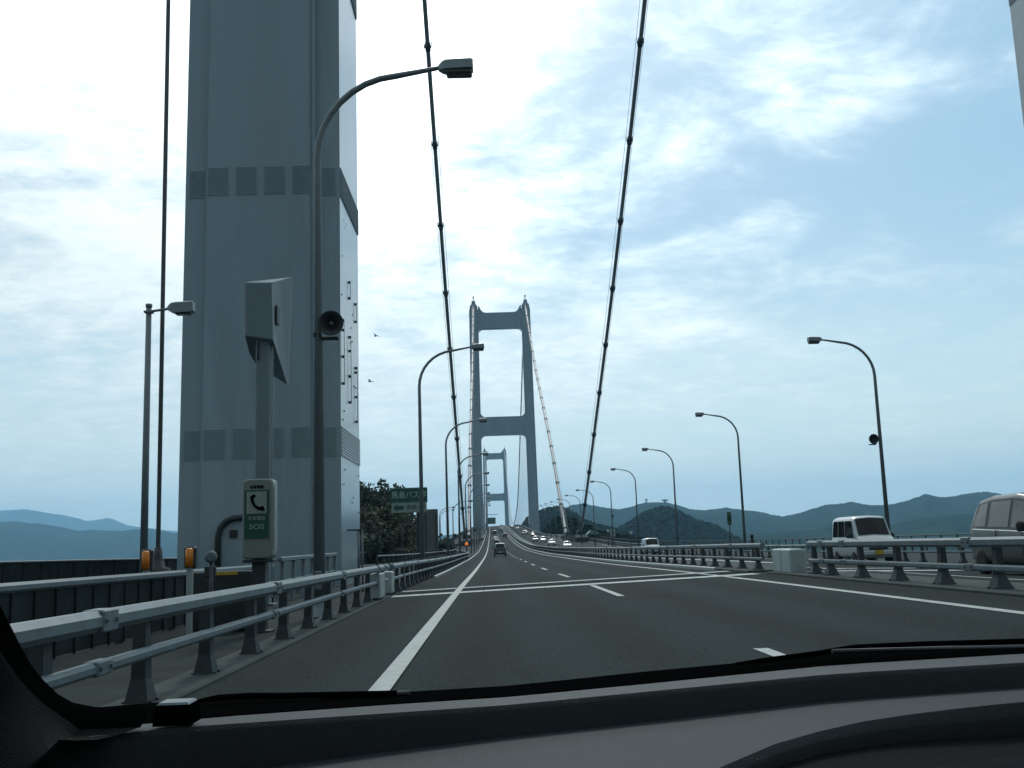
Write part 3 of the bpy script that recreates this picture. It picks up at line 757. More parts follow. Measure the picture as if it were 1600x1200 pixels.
MB().lathe((0, 0, h), (0, 0, 1), [(0, .2), (.25, .2), (.4, .08)], 12).build('lamp', mat('warning_lamp', (.8, .2, .03), .4, emit=((1, .25, .03), .5)), t)

# ------------------------------------------------------------------ bus stop signs and the other signs
Ys = 98.0
a0 = at(610, 763, Ys); a1 = at(668, 784, Ys); g = G(-8, Ys)
t = thing('bus_stop_sign', 'green bus stop sign over a white arrow board on two posts, before the left trees', 'road sign', ((a0.x+a1.x)/2, Ys, g))
w_ = a1.x-a0.x; h1 = a0.z-g; h0 = a1.z-g-.05
pn = MB().box(0, 0, h0, w_, .08, h1-h0, .03, z0=True).build('green_panel', M_green, t)
MB().box(0, -.05, h0+.06, w_-.16, .01, .03).box(0, -.05, h1-.06, w_-.16, .01, .03).build('border', M_signw, pn)
txt('馬島バス停', .74, mat('sign_letter', (.35, .5, .42), .5), pn, (0, -.045, (h0+h1)/2), sx=.9, bold=.004)
b0 = at(612, 786, Ys).z-g; b1 = at(640, 801, Ys).z-g; cw = at(668, 790, Ys).x-at(613, 790, Ys).x
p2 = MB().box(0, 0, b1, cw, .08, b0-b1, .03, z0=True).build('arrow_board', M_signw, t)
zc_ = (b0+b1)/2
MB().prism([(-cw/2+.15, zc_), (-cw/2+.55, zc_+.36), (-cw/2+.55, zc_+.18), (-cw/2+1.15, zc_+.18), (-cw/2+1.15, zc_-.18), (-cw/2+.55, zc_-.18), (-cw/2+.55, zc_-.36)], -.055, -.042).build('arrow', M_green, p2)
txt('高速バス', .44, M_dark, p2, (cw*.20, -.05, zc_), sx=1.05, bold=.003)
for x in (at(654.5, 820, Ys).x-(a0.x+a1.x)/2, at(627, 820, Ys).x-(a0.x+a1.x)/2-.0):
    MB().box(x, .12, 0, .46 if x > 0 else .10, .2, h0+.3, .02, z0=True).build('post', M_gdark, t)
Yg = 104.0
a0 = at(661, 796, Yg); a1 = at(684, 797, Yg); g = G(-8, Yg)
t = thing('panel_sign', 'tall blank grey panel with rounded corners behind the bus stop sign', 'sign', ((a0.x+a1.x)/2, Yg, g))
MB().loft([[(x, y_, z) for x, z in rrect(a1.x-a0.x, a0.z-g-.3, .12, 4, .3)] for y_ in (0, .14)], False).build('panel', M_grey, t)
for e in (-1, 1): MB().box(e*.5, -.04, 0, .09, .07, a0.z-g-.3, z0=True).build('rib', M_gdark, t)
for zz in (1.2, 2.6): MB().box((a1.x-a0.x)/2+.05, 0, zz, .12, .12, .2, .02).build('clamp', M_gdark, t)
Yf = 505.0
a0 = at(762, 809, Yf); a1 = at(774.5, 818.5, Yf); g = G(-3, Yf)
t = thing('direction_sign', 'small distant green road sign with pale lettering before the middle tower', 'road sign', ((a0.x+a1.x)/2, Yf, g))
pn = MB().box(0, 0, a1.z-g, a1.x-a0.x, .15, a0.z-a1.z, .03, z0=True).build('panel', M_green, t)
for k in (0, 1, 2): MB().box(.1, -.09, a1.z-g+.55+k*.85, (a1.x-a0.x)*.75, .02, .28).build('text_line', M_signw, pn)
MB().tube([(-(a1.x-a0.x)/2-.3, .1, 0), (-(a1.x-a0.x)/2-.3, .1, a0.z-g+1.5)], .2, 8).box(.6, .1, a0.z-g+1.5, 5.2, .25, .25).build('mast', M_pole, t)
Yr = 60.0
a0 = at(1135.5, 800, Yr); a1 = at(1143.5, 820, Yr); g = G(19, Yr)
t = thing('upright_sign', 'narrow upright dark green sign on a thin post, left of a right-hand lamp pole', 'road sign', ((a0.x+a1.x)/2, Yr, g))
MB().box(0, 0, a1.z-g, a1.x-a0.x, .06, a0.z-a1.z, .02, z0=True).build('panel', M_green, t)
MB().box(0, -.04, a1.z-g+.12, .2, .02, .12).box(0, -.04, a0.z-g-.14, .2, .02, .12).build('pale_mark', M_grey, t)
MB().tube([(0, .05, 0), (0, .05, a0.z-g)], .035, 8).build('post', M_gdark, t)
Ye = 46.0
v = at(1174.5, 836, Ye); g = G(19.8, Ye)
t = thing('bollard_box', 'small dark-topped box on a post by the right path, left of the white kei van', 'roadside box', (v.x, Ye, g))
MB().box(0, 0, 0, .08, .08, v.z-g-.2, .01, z0=True).box(0, 0, v.z-g-.36, .13, .12, .2, .02, z0=True).build('post', M_gdark, t)
MB().box(0, 0, v.z-g-.16, .16, .16, .2, .04, z0=True).build('cap', M_dark, t)
# things beside the slip road on the right
Yq = 210.0
v0 = at(953.5, 827, Yq); v1 = at(961.5, 838, Yq); g = G(19, Yq)
t = thing('white_sign', 'white sign board with a dark arrow mark beside the slip road below the hills', 'road sign', ((v0.x+v1.x)/2, Yq, g))
w_ = v1.x-v0.x
MB().box(0, 0, v1.z-g, w_, .08, v0.z-v1.z, .02, z0=True).build('board', M_white, t)
MB().prism([(-w_*.05, v1.z-g+.1), (w_*.12, v1.z-g+.1), (w_*.12, v0.z-g-.6), (w_*.25, v0.z-g-.6), (0, v0.z-g-.2), (-w_*.22, v0.z-g-.6), (-w_*.05, v0.z-g-.6)], -.06, -.045).build('mark', M_black, t)
for e in (-.4, .4): MB().tube([(e*w_, .08, 0), (e*w_, .08, v1.z-g+.1)], .06, 6).build('post', M_gdark, t)
v = at(950, 830, Yq+4)
t = thing('traffic_mirror', 'small round white disc on a post, left of the white sign board', 'traffic mirror', (v.x, Yq+4, g))
MB().lathe((0, 0, v.z-g), (0, -1, .1), [(0, .28), (.08, .24), (.12, .12)], 14).build('disc', M_white, t)
MB().tube([(0, .05, 0), (0, .05, v.z-g)], .06, 6).build('post', M_gdark, t)
v = at(986, 833, Yq-20)
t = thing('traffic_mirror', 'small round pale disc on a post before the dark wooded hill', 'traffic mirror', (v.x, Yq-20, g))
MB().lathe((0, 0, v.z-g), (0, -1, .1), [(0, .28), (.08, .24), (.12, .12)], 14).build('disc', M_white, t)
MB().tube([(0, .05, 0), (0, .05, v.z-g)], .06, 6).build('post', M_gdark, t)
Yh = 300.0
v0 = at(918, 835, Yh); v1 = at(936, 830, Yh)
t = thing('toll_shelter', 'low building with a pale green roof by the slip road at the cable foot', 'building', ((v0.x+v1.x)/2, Yh, G(19, Yh)))
w_ = v1.x-v0.x; zr = v0.z-G(19, Yh)
MB().box(0, 2.5, 0, w_*.8, 4, zr, z0=True).build('wall', M_conc, t)
MB().prism([(-w_*.55, zr), (w_*.55, zr), (w_*.2, zr+1.1), (-w_*.2, zr+1.1)], 0, 5).build('roof', mat('green_roof', (.16, .27, .22), .6), t)
for k in (-1, 0, 1): MB().box(k*w_*.22, .48, zr*.35, w_*.12, .06, zr*.35, z0=True).build('window', M_glass, t)

# ------------------------------------------------------------------ vehicles
def lerp(a, b, t): return a+(b-a)*t
def vehicle(name, label, cat, loc, rz, st, body, glass, L_, group=None, wheels=None, wr=.30, det=True, extra=None, facing='front'):
    """st: stations (y, zb, zbelt, ztop, w, wt) from rear to front; glass: list of (name, y0, y1, v0, v1, both sides?)"""
    t = thing(name, label, cat, loc, rz, group)
    def sta(y):
        return [interp([(s[0], s[k]) for s in st], y) if False else lin(st, y, k) for k in range(1, 6)]
    def prof(y):
        zb, zl, zt, w, wt = sta(y); h = max(zt-zl, .03)
        return [(0, zb), (w-.14, zb), (w-.03, zb+.08), (w, zb+.28), (w, zl-.12), (w-.03, zl), (lerp(w-.03, wt, .55), zl+h*.5), (wt+.01, zt-min(.12, h*.3)), (wt-.05, zt-min(.03, h*.08)), (wt-.16, zt), (0, zt+.03)]
    def S_(v, y):
        pr = prof(y); i = min(int(v), 9); q = v-i
        return lerp(pr[i][0], pr[i+1][0], q), lerp(pr[i][1], pr[i+1][1], q)
    y0, y1 = st[0][0], st[-1][0]
    ny = 34 if det else 16
    ysn = sorted(set([y0+(y1-y0)*i/ny for i in range(ny+1)]+[s[0] for s in st]))
    vsn = [0, 1, 1.5, 2, 2.5, 3, 4, 4.6, 5, 5.5, 6, 6.5, 7, 7.5, 8, 8.5, 9, 9.5] if det else [0, 1, 2, 3, 4, 5, 6, 7, 8, 9]
    def ring(y):
        a = [(S_(v, y)) for v in vsn]
        return [(x, y, z) for x, z in a]+[(-x, y, z) for x, z in reversed(a[1:])] if True else None
    def ring_(y):
        a = [S_(v, y) for v in vsn]+[S_(10, y)]
        return [(x, y, z) for x, z in a]+[(-x, y, z) for x, z in reversed(a[1:-1])]
    bo = MB().loft([ring_(y) for y in ysn], True).build('body', body, t)
    def patch(nm, mat_, fn, nu=8, nv=6, off=.012):
        g_ = [[Vector(fn(i/nu, j/nv)) for j in range(nv+1)] for i in range(nu+1)]
        v = []
        cen = Vector((0, (y0+y1)/2, .7))
        for i in range(nu+1):
            for j in range(nv+1):
                du = g_[min(i+1, nu)][j]-g_[max(i-1, 0)][j]; dv = g_[i][min(j+1, nv)]-g_[i][max(j-1, 0)]
                n_ = du.cross(dv).normalized()
                if n_.dot(g_[i][j]-cen) < 0: n_ = -n_
                v.append(g_[i][j]+n_*off)
        f_ = [(i*(nv+1)+j, i*(nv+1)+j+1, (i+1)*(nv+1)+j+1, (i+1)*(nv+1)+j) for i in range(nu) for j in range(nv)]
        return MB().add(v, f_, True).build(nm, mat_, t)
    for gl in glass:
        kind = gl[0]
        if kind in ('side', 'frame', 'trim'):      # (kind, y0, y1, slant0, slant1)
            va, vb, nm_, mt_, of_ = {'side': (5.12, 6.85, 'side_window', M_glass, .012), 'frame': (5.0, 7.05, 'window_frame', M_dark, .006), 'trim': (4.72, 4.9, 'belt_trim', M_chrome, .012)}[kind]
            for s in (-1, 1):
                def fn(a, b, s=s, gl=gl, va=va, vb=vb):
                    v = lerp(va, vb, b); ya = lerp(gl[1], gl[1]+gl[3], b); yb = lerp(gl[2], gl[2]+gl[4], b)
                    y = lerp(ya, yb, a); x, z = S_(v, y); return (s*x, y, z)
                patch(nm_, mt_, fn, 8, 6, of_)
        else:                   # ('front'|'rear', y low, y high)
            def fn(a, b, gl=gl):
                y = lerp(gl[1], gl[2], b); _, _, zt, w, wt = sta(y); lim = wt-.07
                x = lerp(-lim, lim, a)
                ax_ = abs(x); x9, z9 = S_(9, y); x8, z8 = S_(8, y)
                z = z9+.03*(1-ax_/max(x9, .01)) if ax_ <= x9 else lerp(z9, z8, (ax_-x9)/(x8-x9))
                return (x, y, z)
            patch('windscreen' if kind == 'front' else 'rear_window', M_glass, fn, 10, 8, .015)
    wys = wheels or (y0+.62, y1-.68)
    wm = lin(st, 0, 4)
    for y in wys:
        for s in (-1, 1):
            w_ = lin(st, y, 4)
            o = MB().lathe((s*(w_-.17), y, wr), (s, 0, 0), [(0, wr*.9), (.02, wr), (.15, wr), (.175, wr*.93), (.18, wr*.62)], 20 if det else 10).build('tyre', M_tyre, t)
            if det: MB().lathe((s*(w_-.02), y, wr), (s, 0, 0), [(0, wr*.62), (.02, wr*.58), (.01, wr*.2), (.025, wr*.12)], 14).build('rim', M_rim, o)
    zbf, zlf, ztf, wf, _ = sta(y1); zbr, zlr, ztr, wrr, _ = sta(y0)
    for s in (-1, 1):
        if facing == 'front' or det: MB().box(s*(wf-.24), y1+.0, zlf-.22, .34, .06, .17, .03).build('headlight', M_hl, t)
        if facing == 'rear' or det: MB().box(s*(wrr-.12), y0-.0, zlr-.10, .14, .06, .34, .03).build('tail_light', M_tail, t)
    b = MB().box(0, y1+.03, zbf+.14, wf*2-.04, .10, .20, .04).build('front_bumper', body, t)
    b = MB().box(0, y0-.03, zbr+.14, wrr*2-.04, .10, .22, .04).build('rear_bumper', body if det else M_dark, t)
    MB().box(0, y1+.09, zbf+.16, .33, .012, .165).build('number_plate', M_plate if not (extra and 'yplate' in extra) else M_yellow, t)
    MB().box(0, y0-.09, zbr+.20, .33, .012, .165).build('number_plate', M_plate, t)
    if det:
        MB().box(0, y1+.02, zlf-.22, wf*1.1, .04, .10, .02).build('grille', M_dark, t)
        my = (extra or {}).get('my', y1-(y1-y0)*.22)
        for s in (-1, 1):
            m_ = (extra or {}).get('mirror', .17)
            w_ = lin(st, my, 4); zl = lin(st, my, 2)
            MB().box(s*(w_+.12), my, zl+.10, .20, .10, m_, .04).box(s*(w_+.02), my, zl+.04, .14, .05, .05, .01).build('mirror', M_dark, t)
            for yy in (extra or {}).get('handles', (0, -.9)):
                MB().box(s*(lin(st, yy, 4)+.012), yy, zl-.16, .03, .16, .035, .008).build('handle', M_chrome if (extra and extra.get('chrome')) else body, t)
    return t
KEI = [(-1.62, .30, .98, 1.05, .62, .50), (-1.60, .28, 1.02, 1.62, .70, .58), (-1.50, .26, 1.04, 1.84, .735, .63), (-1.2, .25, 1.04, 1.89, .735, .64), (.78, .25, 1.04, 1.89, .735, .65), (.96, .25, 1.03, 1.83, .735, .65), (1.38, .25, 1.02, 1.12, .735, .68), (1.50, .26, 1.00, 1.05, .73, .68), (1.62, .28, .95, .98, .72, .66), (1.70, .32, .86, .90, .69, .62)]
kei_glass = [('front', 1.36, .98), ('side', .05, 1.08, .02, -.22), ('side', -.72, -.02, .0, .0), ('side', -1.42, -.8, .12, 0), ('rear', -1.602, -1.53)]
def oncoming(x, y): return (x, y, G(x, y)), math.pi + math.atan2(0, 1)
def slope(o, y, rev=False):
    sl_ = math.atan((P(y+2)-P(y-2))/4); o.rotation_euler = (sl_ if not rev else -sl_, 0, o.rotation_euler.z)
def place(o, x, y, rz=0): o.location = (x, y, G(x, y)); o.rotation_euler = (0, 0, rz)
# the white kei van: front at about 40 m
v = vehicle('kei_van', 'white kei van driving towards us in the oncoming lane, windscreen dark', 'van', (14.95, 41.6, G(14.95, 41.6)), math.pi, KEI, P_white, kei_glass, 3.3, extra={'yplate': 1, 'handles': (-.1, -.8)}, wr=.27)
MB().box(.3, 1.705, .78, .20, .02, .10).build('badge', M_grey, v)
# champagne minivan at the right edge
MV = [(-2.12, .40, 1.0, 1.06, .74, .52), (-2.09, .34, 1.08, 1.38, .82, .60), (-2.0, .28, 1.10, 1.66, .86, .64), (-1.8, .26, 1.10, 1.78, .88, .66), (-1.2, .25, 1.08, 1.86, .89, .68), (0, .25, 1.05, 1.88, .89, .68), (.65, .25, 1.02, 1.80, .89, .67), (1.1, .25, 1.0, 1.58, .89, .67), (1.6, .26, .98, 1.20, .88, .70), (1.95, .28, .92, 1.02, .85, .68), (2.2, .32, .80, .86, .78, .6), (2.28, .36, .70, .76, .70, .5)]
mv = vehicle('minivan', 'champagne minivan with a big dark mirror, cut off by the right picture edge', 'minivan', (12.6, 23.2, G(12.6, 23.2)), math.pi, MV, P_beige, [('front', 1.62, .72), ('frame', -1.93, 1.12, .16, -.14), ('trim', -1.8, 1.0, 0, 0), ('side', .02, .92, .0, -.1), ('side', -1.04, -.12, .0, .0), ('side', -1.78, -1.2, .16, 0), ('rear', -2.085, -1.86)], 4.6, extra={'mirror': .22, 'my': .75, 'handles': (-.2, -1.0), 'chrome': 1}, wr=.32)
for o in kids(mv):
    if o.name.startswith('side_window'): o.data.materials[0] = M_glass2
MB().box(.905, -.62, .75, .012, .02, .62).box(.905, .55, .72, .012, .02, .56).build('door_seam', M_dark, mv)
SED = [(-2.1, .38, .78, .84, .70, .5), (-2.0, .30, .92, .97, .80, .62), (-1.3, .26, .94, 1.0, .84, .66), (-.75, .25, .93, 1.34, .84, .60), (-.2, .25, .92, 1.45, .84, .58), (.4, .25, .91, 1.42, .84, .58), (1.05, .25, .89, .98, .84, .66), (1.8, .27, .78, .84, .81, .64), (2.1, .34, .64, .70, .72, .55)]
sed_glass = [('front', 1.03, .45), ('side', -.55, .6, .2, -.3), ('rear', -1.22, -.72)]
HB = [(-1.75, .36, .92, .98, .72, .5), (-1.7, .30, 1.0, 1.30, .78, .56), (-1.5, .26, 1.0, 1.58, .80, .60), (-.9, .25, .98, 1.66, .81, .62), (.3, .25, .96, 1.66, .81, .62), (.65, .25, .95, 1.55, .81, .62), (1.1, .25, .93, 1.06, .80, .66), (1.6, .27, .82, .88, .78, .6), (1.75, .34, .66, .72, .70, .5)]
hb_glass = [('front', 1.08, .66), ('side', -1.3, .7, .15, -.2), ('rear', -1.725, -1.52)]
def car(kind, label, x, y, paint_, towards, brake=False, det=False):
    st, gl, nm, ct = {'s': (SED, sed_glass, 'sedan', 'car'), 'h': (HB, hb_glass, 'hatchback', 'car'), 'k': (KEI, kei_glass, 'kei_van', 'van'), 'm': (MV, [('front', 1.62, .72), ('side', -1.8, .9, .15, -.1), ('rear', -2.085, -1.86)], 'minivan', 'minivan')}[kind]
    o = vehicle(nm, label, ct, (x, y, G(x, y)), math.pi if towards else 0, st, paint_, gl, 4, det=det, facing='front' if towards else 'rear', group='oncoming traffic' if towards else 'traffic ahead in our direction')
    slope(o, y, towards)
    return o
c_ = car('k', 'white van with a dark windscreen above the median rail, left of a lamp pole', 15.9, 104, P_white, True, det=True)
c_.scale = (.98, 1, .86)
car('s', 'white sedan at the foot of the pale side cable, nearest of the white oncoming cars', 14.2, 196, P_white, True, det=True)
car('s', 'white sedan oncoming, second nearest, left of the one at the cable foot', 14.1, 244, P_white, True)
car('h', 'white oncoming hatchback, right one of the touching pair', 14.3, 290, P_white, True)
car('h', 'silver oncoming hatchback, left one of the touching pair', 12.6, 300, P_silver, True)
car('h', 'dark red oncoming car behind the white pair, close to the road edge', 15.6, 395, P_red, True)
car('m', 'dark oncoming minivan on the slope above the white cars', 13.2, 420, P_black, True)
car('h', 'dark oncoming hatchback right behind the dark minivan on the slope', 14.6, 445, P_dark, True)
car('s', 'small white oncoming car high on the slope near the middle tower', 14.0, 560, P_white, True)
car('h', 'smallest pale oncoming car close to the crest by the tower foot', 12.2, 620, P_silver, True)
HBs = [(y*.97, zb, zl, zt*1.05 if zt > 1.2 else zt, w, wt) for y, zb, zl, zt, w, wt in HB]
c_ = car('h', 'grey hatchback ahead in our lane, nearest car in front of us', 1.0, 134, P_grey, False, det=True)
c_.scale = (1.0, 1.0, 1.04)
car('h', 'second car ahead in our lane, dark with a pale roof', 1.2, 262, P_dark, False)
car('s', 'third car ahead in our lane, silver', 1.2, 335, P_silver, False)
car('m', 'dark minivan ahead in our lane, close to the crest', 1.2, 455, P_black, False)
car('h', 'dark car with red tail lights in the right-hand lane ahead', 4.9, 385, P_red, False)
car('h', 'silver car in the right-hand lane ahead, close to the crest', 4.6, 520, P_silver, False)

# ------------------------------------------------------------------ birds
for pxl, pyl, Yb, lab in ((587, 525, 60, 'upper of the two small dark birds flying right of the near tower leg'), (578, 596, 55, 'lower of the two small dark birds flying right of the near tower leg')):
    v = at(pxl, pyl, Yb)
    b = MB().loft([[(r_*math.cos(R(a)), y_, r_*math.sin(R(a))) for a in range(0, 360, 60)] for y_, r_ in ((-.16, .01), (-.08, .035), (.04, .04), (.1, .025), (.15, .008))])
    for s in (-1, 1): b.add([(0, -.05, .02), (s*.13, -.02, .07), (s*.26, -.10, .03), (s*.12, -.10, .05), (0, .06, .02), (s*.13, .05, .075)], [(0, 3, 1), (3, 2, 1), (0, 1, 4), (4, 1, 5), (1, 2, 5)])
    o = b.build('bird', M_dark); o.location = v; tag(o, lab, 'bird', 'birds')
    o.rotation_euler = (0, .3, .8)

# ------------------------------------------------------------------ sea, islands, hills
me = MB().add([(-12900, -1000, -65), (12900, -1000, -65), (12900, 15800, -65), (-12900, 15800, -65)], [(0, 1, 2, 3)])
tag(me.build('sea', M_sea), kind='structure')
def ridge(name, pts, dist, depth, material, amp, fs, rows=18, cols=240, base=-66, kind='structure', back=.6):
    """a hill range surveyed along its skyline: real slopes in front of and behind the crest"""
    x0, x1 = pts[0][0], pts[-1][0]; v = []
    for i in range(cols+1):
        px_ = x0+(x1-x0)*i/cols
        py_ = lin([(a, b) for a, b in pts], px_, 1)
        top = at(px_, py_, dist)
        for j in range(rows+1):
            q = j/rows*(1+back)            # 0 front foot .. 1 crest .. beyond: back slope
            hgt = math.sin(min(q, 1)*math.pi/2)**1.25 if q <= 1 else max(0, 1-((q-1)/back)**1.6)
            Y = dist-depth*(1-q)
            X = top.x*(Y/dist)
            n1 = noise.fractal(Vector((X/fs, Y/fs, dist*.01)), 1, 2.1, 6)
            n2 = noise.fractal(Vector((X/fs*5, Y/fs*5, 3.3+dist*.01)), 1, 2.1, 4)
            z = base+(top.z-base)*hgt+amp*(n1*(1.6 if q < .93 else .25)*min(1, q*3)+n2*.30*(1 if dist > 2000 else .8)+noise.noise(Vector((X/fs*22, Y/fs*22, 9)))*.22)
            v.append((X, Y, z))
    f_ = [(i*(rows+1)+j, (i+1)*(rows+1)+j, (i+1)*(rows+1)+j+1, i*(rows+1)+j+1) for i in range(cols) for j in range(rows)]
    o = MB().add(v, f_, True).build(name, material)
    if kind: o['kind'] = kind
    return o
ridge('hills', [(-900, 830), (-500, 800), (-200, 790), (-100, 792), (0, 798), (40, 796), (100, 806), (135, 814), (155, 812), (169, 809), (185, 815), (200, 821), (240, 826), (270, 829), (330, 836), (500, 846), (680, 850)], 14000, 2500, M_hill, 26, 900)
ridge('hills', [(-900, 800), (-400, 835), (-150, 824), (-50, 812), (0, 817), (25, 815), (60, 820), (120, 829), (150, 828), (190, 829), (230, 826), (270, 833), (400, 845), (560, 848), (660, 842), (690, 839), (720, 834), (745, 832), (775, 846)], 6500, 1800, M_hill, 13, 420, cols=420)
ridge('hills', [(830, 830), (850, 812), (880, 795), (893, 789), (910, 788), (930, 792), (950, 797), (968, 798), (990, 794), (1005, 789), (1020, 786), (1040, 785), (1060, 790), (1078, 796), (1100, 798), (1135, 795), (1160, 800), (1190, 805), (1222, 808), (1255, 801), (1290, 790), (1330, 787), (1360, 790), (1385, 790), (1410, 786), (1430, 778), (1447, 773), (1462, 776), (1475, 778), (1500, 775), (1545, 774), (1570, 778), (1600, 790), (1700, 800), (1900, 780), (2400, 800)], 4300, 1700, M_hill, 11, 330, rows=34, cols=700)
ridge('hills', [(1050, 850), (1130, 836), (1250, 830), (1330, 822), (1400, 820), (1480, 806), (1560, 800), (1700, 810), (2300, 805)], 2700, 900, M_hill, 8, 240, cols=220)
# island land under the bridge: wooded slopes
def canopy(name, label, hill, n, smin, smax, seed):
    """ground-hugging tree cover: thousands of leaf tufts over a hill surface"""
    rnd = random.Random(seed); me_ = hill.data; b = MB()
    polys = [p_ for p_ in me_.polygons if p_.center.z > -25]
    for _ in range(n):
        p_ = rnd.choice(polys); vs_ = [me_.vertices[i].co for i in p_.vertices]
        a, c = rnd.random(), rnd.random()
        q = vs_[0].lerp(vs_[1], a).lerp(vs_[3].lerp(vs_[2], a), c)
        s = rnd.uniform(smin, smax); q = q+Vector((0, 0, rnd.uniform(-.2, .45)*s))
        for k in range(5):
            d = Vector((rnd.gauss(0, 1), rnd.gauss(0, 1), abs(rnd.gauss(0, .9)))).normalized()
            c_ = q+d*s*.5; u_ = d.orthogonal().normalized(); w_ = d.cross(u_); a_ = rnd.uniform(0, 6.3)
            u_, w_ = u_*math.cos(a_)+w_*math.sin(a_), w_*math.cos(a_)-u_*math.sin(a_)
            r_ = s*rnd.uniform(.25, .5)
            b.add([c_+u_*r_, c_+w_*r_*.8, c_-u_*r_*.9, c_-w_*r_], [(0, 1, 2, 3)])
    return tag(b.build(name, M_forest), kind='stuff')
h1 = ridge('hills', [(930, 856), (962, 838), (985, 824), (1003, 811), (1022, 803), (1040, 800), (1055, 804), (1068, 812), (1090, 822), (1112, 828), (1130, 836), (1148, 848), (1170, 858)], 1350, 240, M_forest, 3.0, 50, cols=120)
canopy('forest', '', h1, 9000, 5, 10.5, 3)
h2 = ridge('hills', [(780, 862), (800, 846), (816, 832), (826, 820), (840, 810), (858, 804), (874, 802), (890, 808), (905, 818), (930, 828), (960, 836), (1000, 850)], 1150, 220, M_forest, 2.6, 45, cols=110)
canopy('forest', '', h2, 8000, 4.2, 9, 4)
h4 = ridge('hills', [(846, 850), (856, 832), (866, 822), (880, 817), (893, 818), (905, 826), (930, 836), (960, 842), (1010, 852)], 440, 60, M_forest, 1.0, 16, cols=80)
canopy('forest', '', h4, 5000, 1.6, 3.6, 5)
h3 = ridge('hills', [(480, 800), (540, 775), (575, 772), (600, 776), (615, 790), (630, 812), (645, 836), (662, 856), (700, 864)], 210, 90, M_forest, 1.2, 12, cols=60)
# slip road on the right
def zr_(x, y): return G(19.8, y)
sheet('slip_road', [19.8, 24, 29], [100+6*i for i in range(60)], .0, M_asph2, zf=lambda x, y: G(19.8, y)-.01)
b = MB()
for (a, c) in (((20.4, 118), (26.5, 250)), ((21.6, 118), (28.4, 250))):
    d = Vector((c[0]-a[0], c[1]-a[1], 0)).normalized(); n_ = Vector((-d.y, d.x, 0))*.09
    for i in range(12):
        p0 = Vector((*a, 0)).lerp(Vector((*c, 0)), i/12); p1 = Vector((*a, 0)).lerp(Vector((*c, 0)), (i+1)/12)
        b.add([(q.x, q.y, G(19.8, q.y)+.004) for q in (p0-n_, p0+n_, p1+n_, p1-n_)], [(0, 1, 2, 3)])
tag(b.build('edge_line', M_line), kind='structure')

# ------------------------------------------------------------------ trees on the left
def tree(label, x, y, ztop, rad, hgt, mi, seed, leaf=.42, n=2600, name='tree', group=None, zbase=None):
    rnd = random.Random(seed); zb = ztop-hgt
    t = thing(name, label, 'tree', (x, y, zb), 0, group)
    tr = MB().tube([(0, 0, -6), (rad*.05, 0, hgt*.3), (-rad*.06, rad*.05, hgt*.62), (0, 0, hgt*.9)], [.35, .28, .18, .05], 8)
    cl_ = []
    for k in range(15):
        a = rnd.uniform(0, 6.28); hh = rnd.uniform(.22, .93); rr = rad*(1-abs(hh-.5)**2*1.7)*rnd.uniform(.25, .85)
        c = Vector((rr*math.cos(a), rr*math.sin(a), hgt*hh)); cl_.append((c, rad*rnd.uniform(.26, .46)))
        tr.tube([(0, 0, hgt*hh*.55), c*.6+Vector((0, 0, hgt*hh*.3)), c], [.12, .07, .02], 5)
    tr.build('trunk', M_bark, t)
    b = MB()
    for _ in range(n):
        c, r_ = rnd.choice(cl_)
        d = Vector((rnd.gauss(0, 1), rnd.gauss(0, 1), rnd.gauss(0, 1))).normalized()
        p_ = c+d*r_*rnd.random()**.4*Vector((1, 1, .8)).length/1.62
        u_ = Vector((rnd.gauss(0, 1), rnd.gauss(0, 1), rnd.gauss(0, 1))).normalized(); w_ = u_.orthogonal().normalized(); s = leaf*rnd.uniform(.5, 1.25)
        b.add([p_-u_*s, p_+w_*s*.5, p_+u_*s, p_-w_*s*.5], [(0, 1, 2, 3)])
    b.build('crown', M_leaf[mi], t)
    return t
TR = [(573, 760, 150, 5.0, 12, 0, 'tallest dark tree touching the near tower leg, left of the green bus stop sign'),
      (590, 757, 165, 5.0, 13, 1, 'olive tree between the near tower leg and the green bus stop sign'),
      (611, 764, 158, 4.2, 12, 0, 'dark tree directly behind the left end of the green bus stop sign'),
      (578, 795, 128, 4.2, 9, 2, 'brownish tree low beside the edge of the near tower leg'),
      (600, 793, 132, 4.2, 9, 1, 'olive tree below the left end of the arrow board'),
      (621, 800, 140, 3.9, 9, 2, 'brownish tree under the arrow board'),
      (632, 815, 150, 3.2, 7, 0, 'dark tree at the sloping right end of the left trees'),
      (585, 828, 118, 3.4, 6, 0, 'low dark shrub above the left railing beside the tower leg'),
      (612, 828, 122, 3.6, 6, 2, 'low brownish shrub above the railing below the bus stop sign'),
      (638, 832, 146, 2.4, 5, 1, 'small light tree left of the sign posts')]
for i, (a, b_, Y, rad, hg, mi, lab) in enumerate(TR):
    v = at(a, b_, Y)
    tree(lab, v.x, Y, v.z, rad, hg, mi, 50+i, group='trees on the slope left of the road')
v = at(692, 846, 200)
tree('small bush right of the blank grey panel', v.x, 200, v.z, 2.6, 4, 2, 77, n=900, group='trees on the slope left of the road')
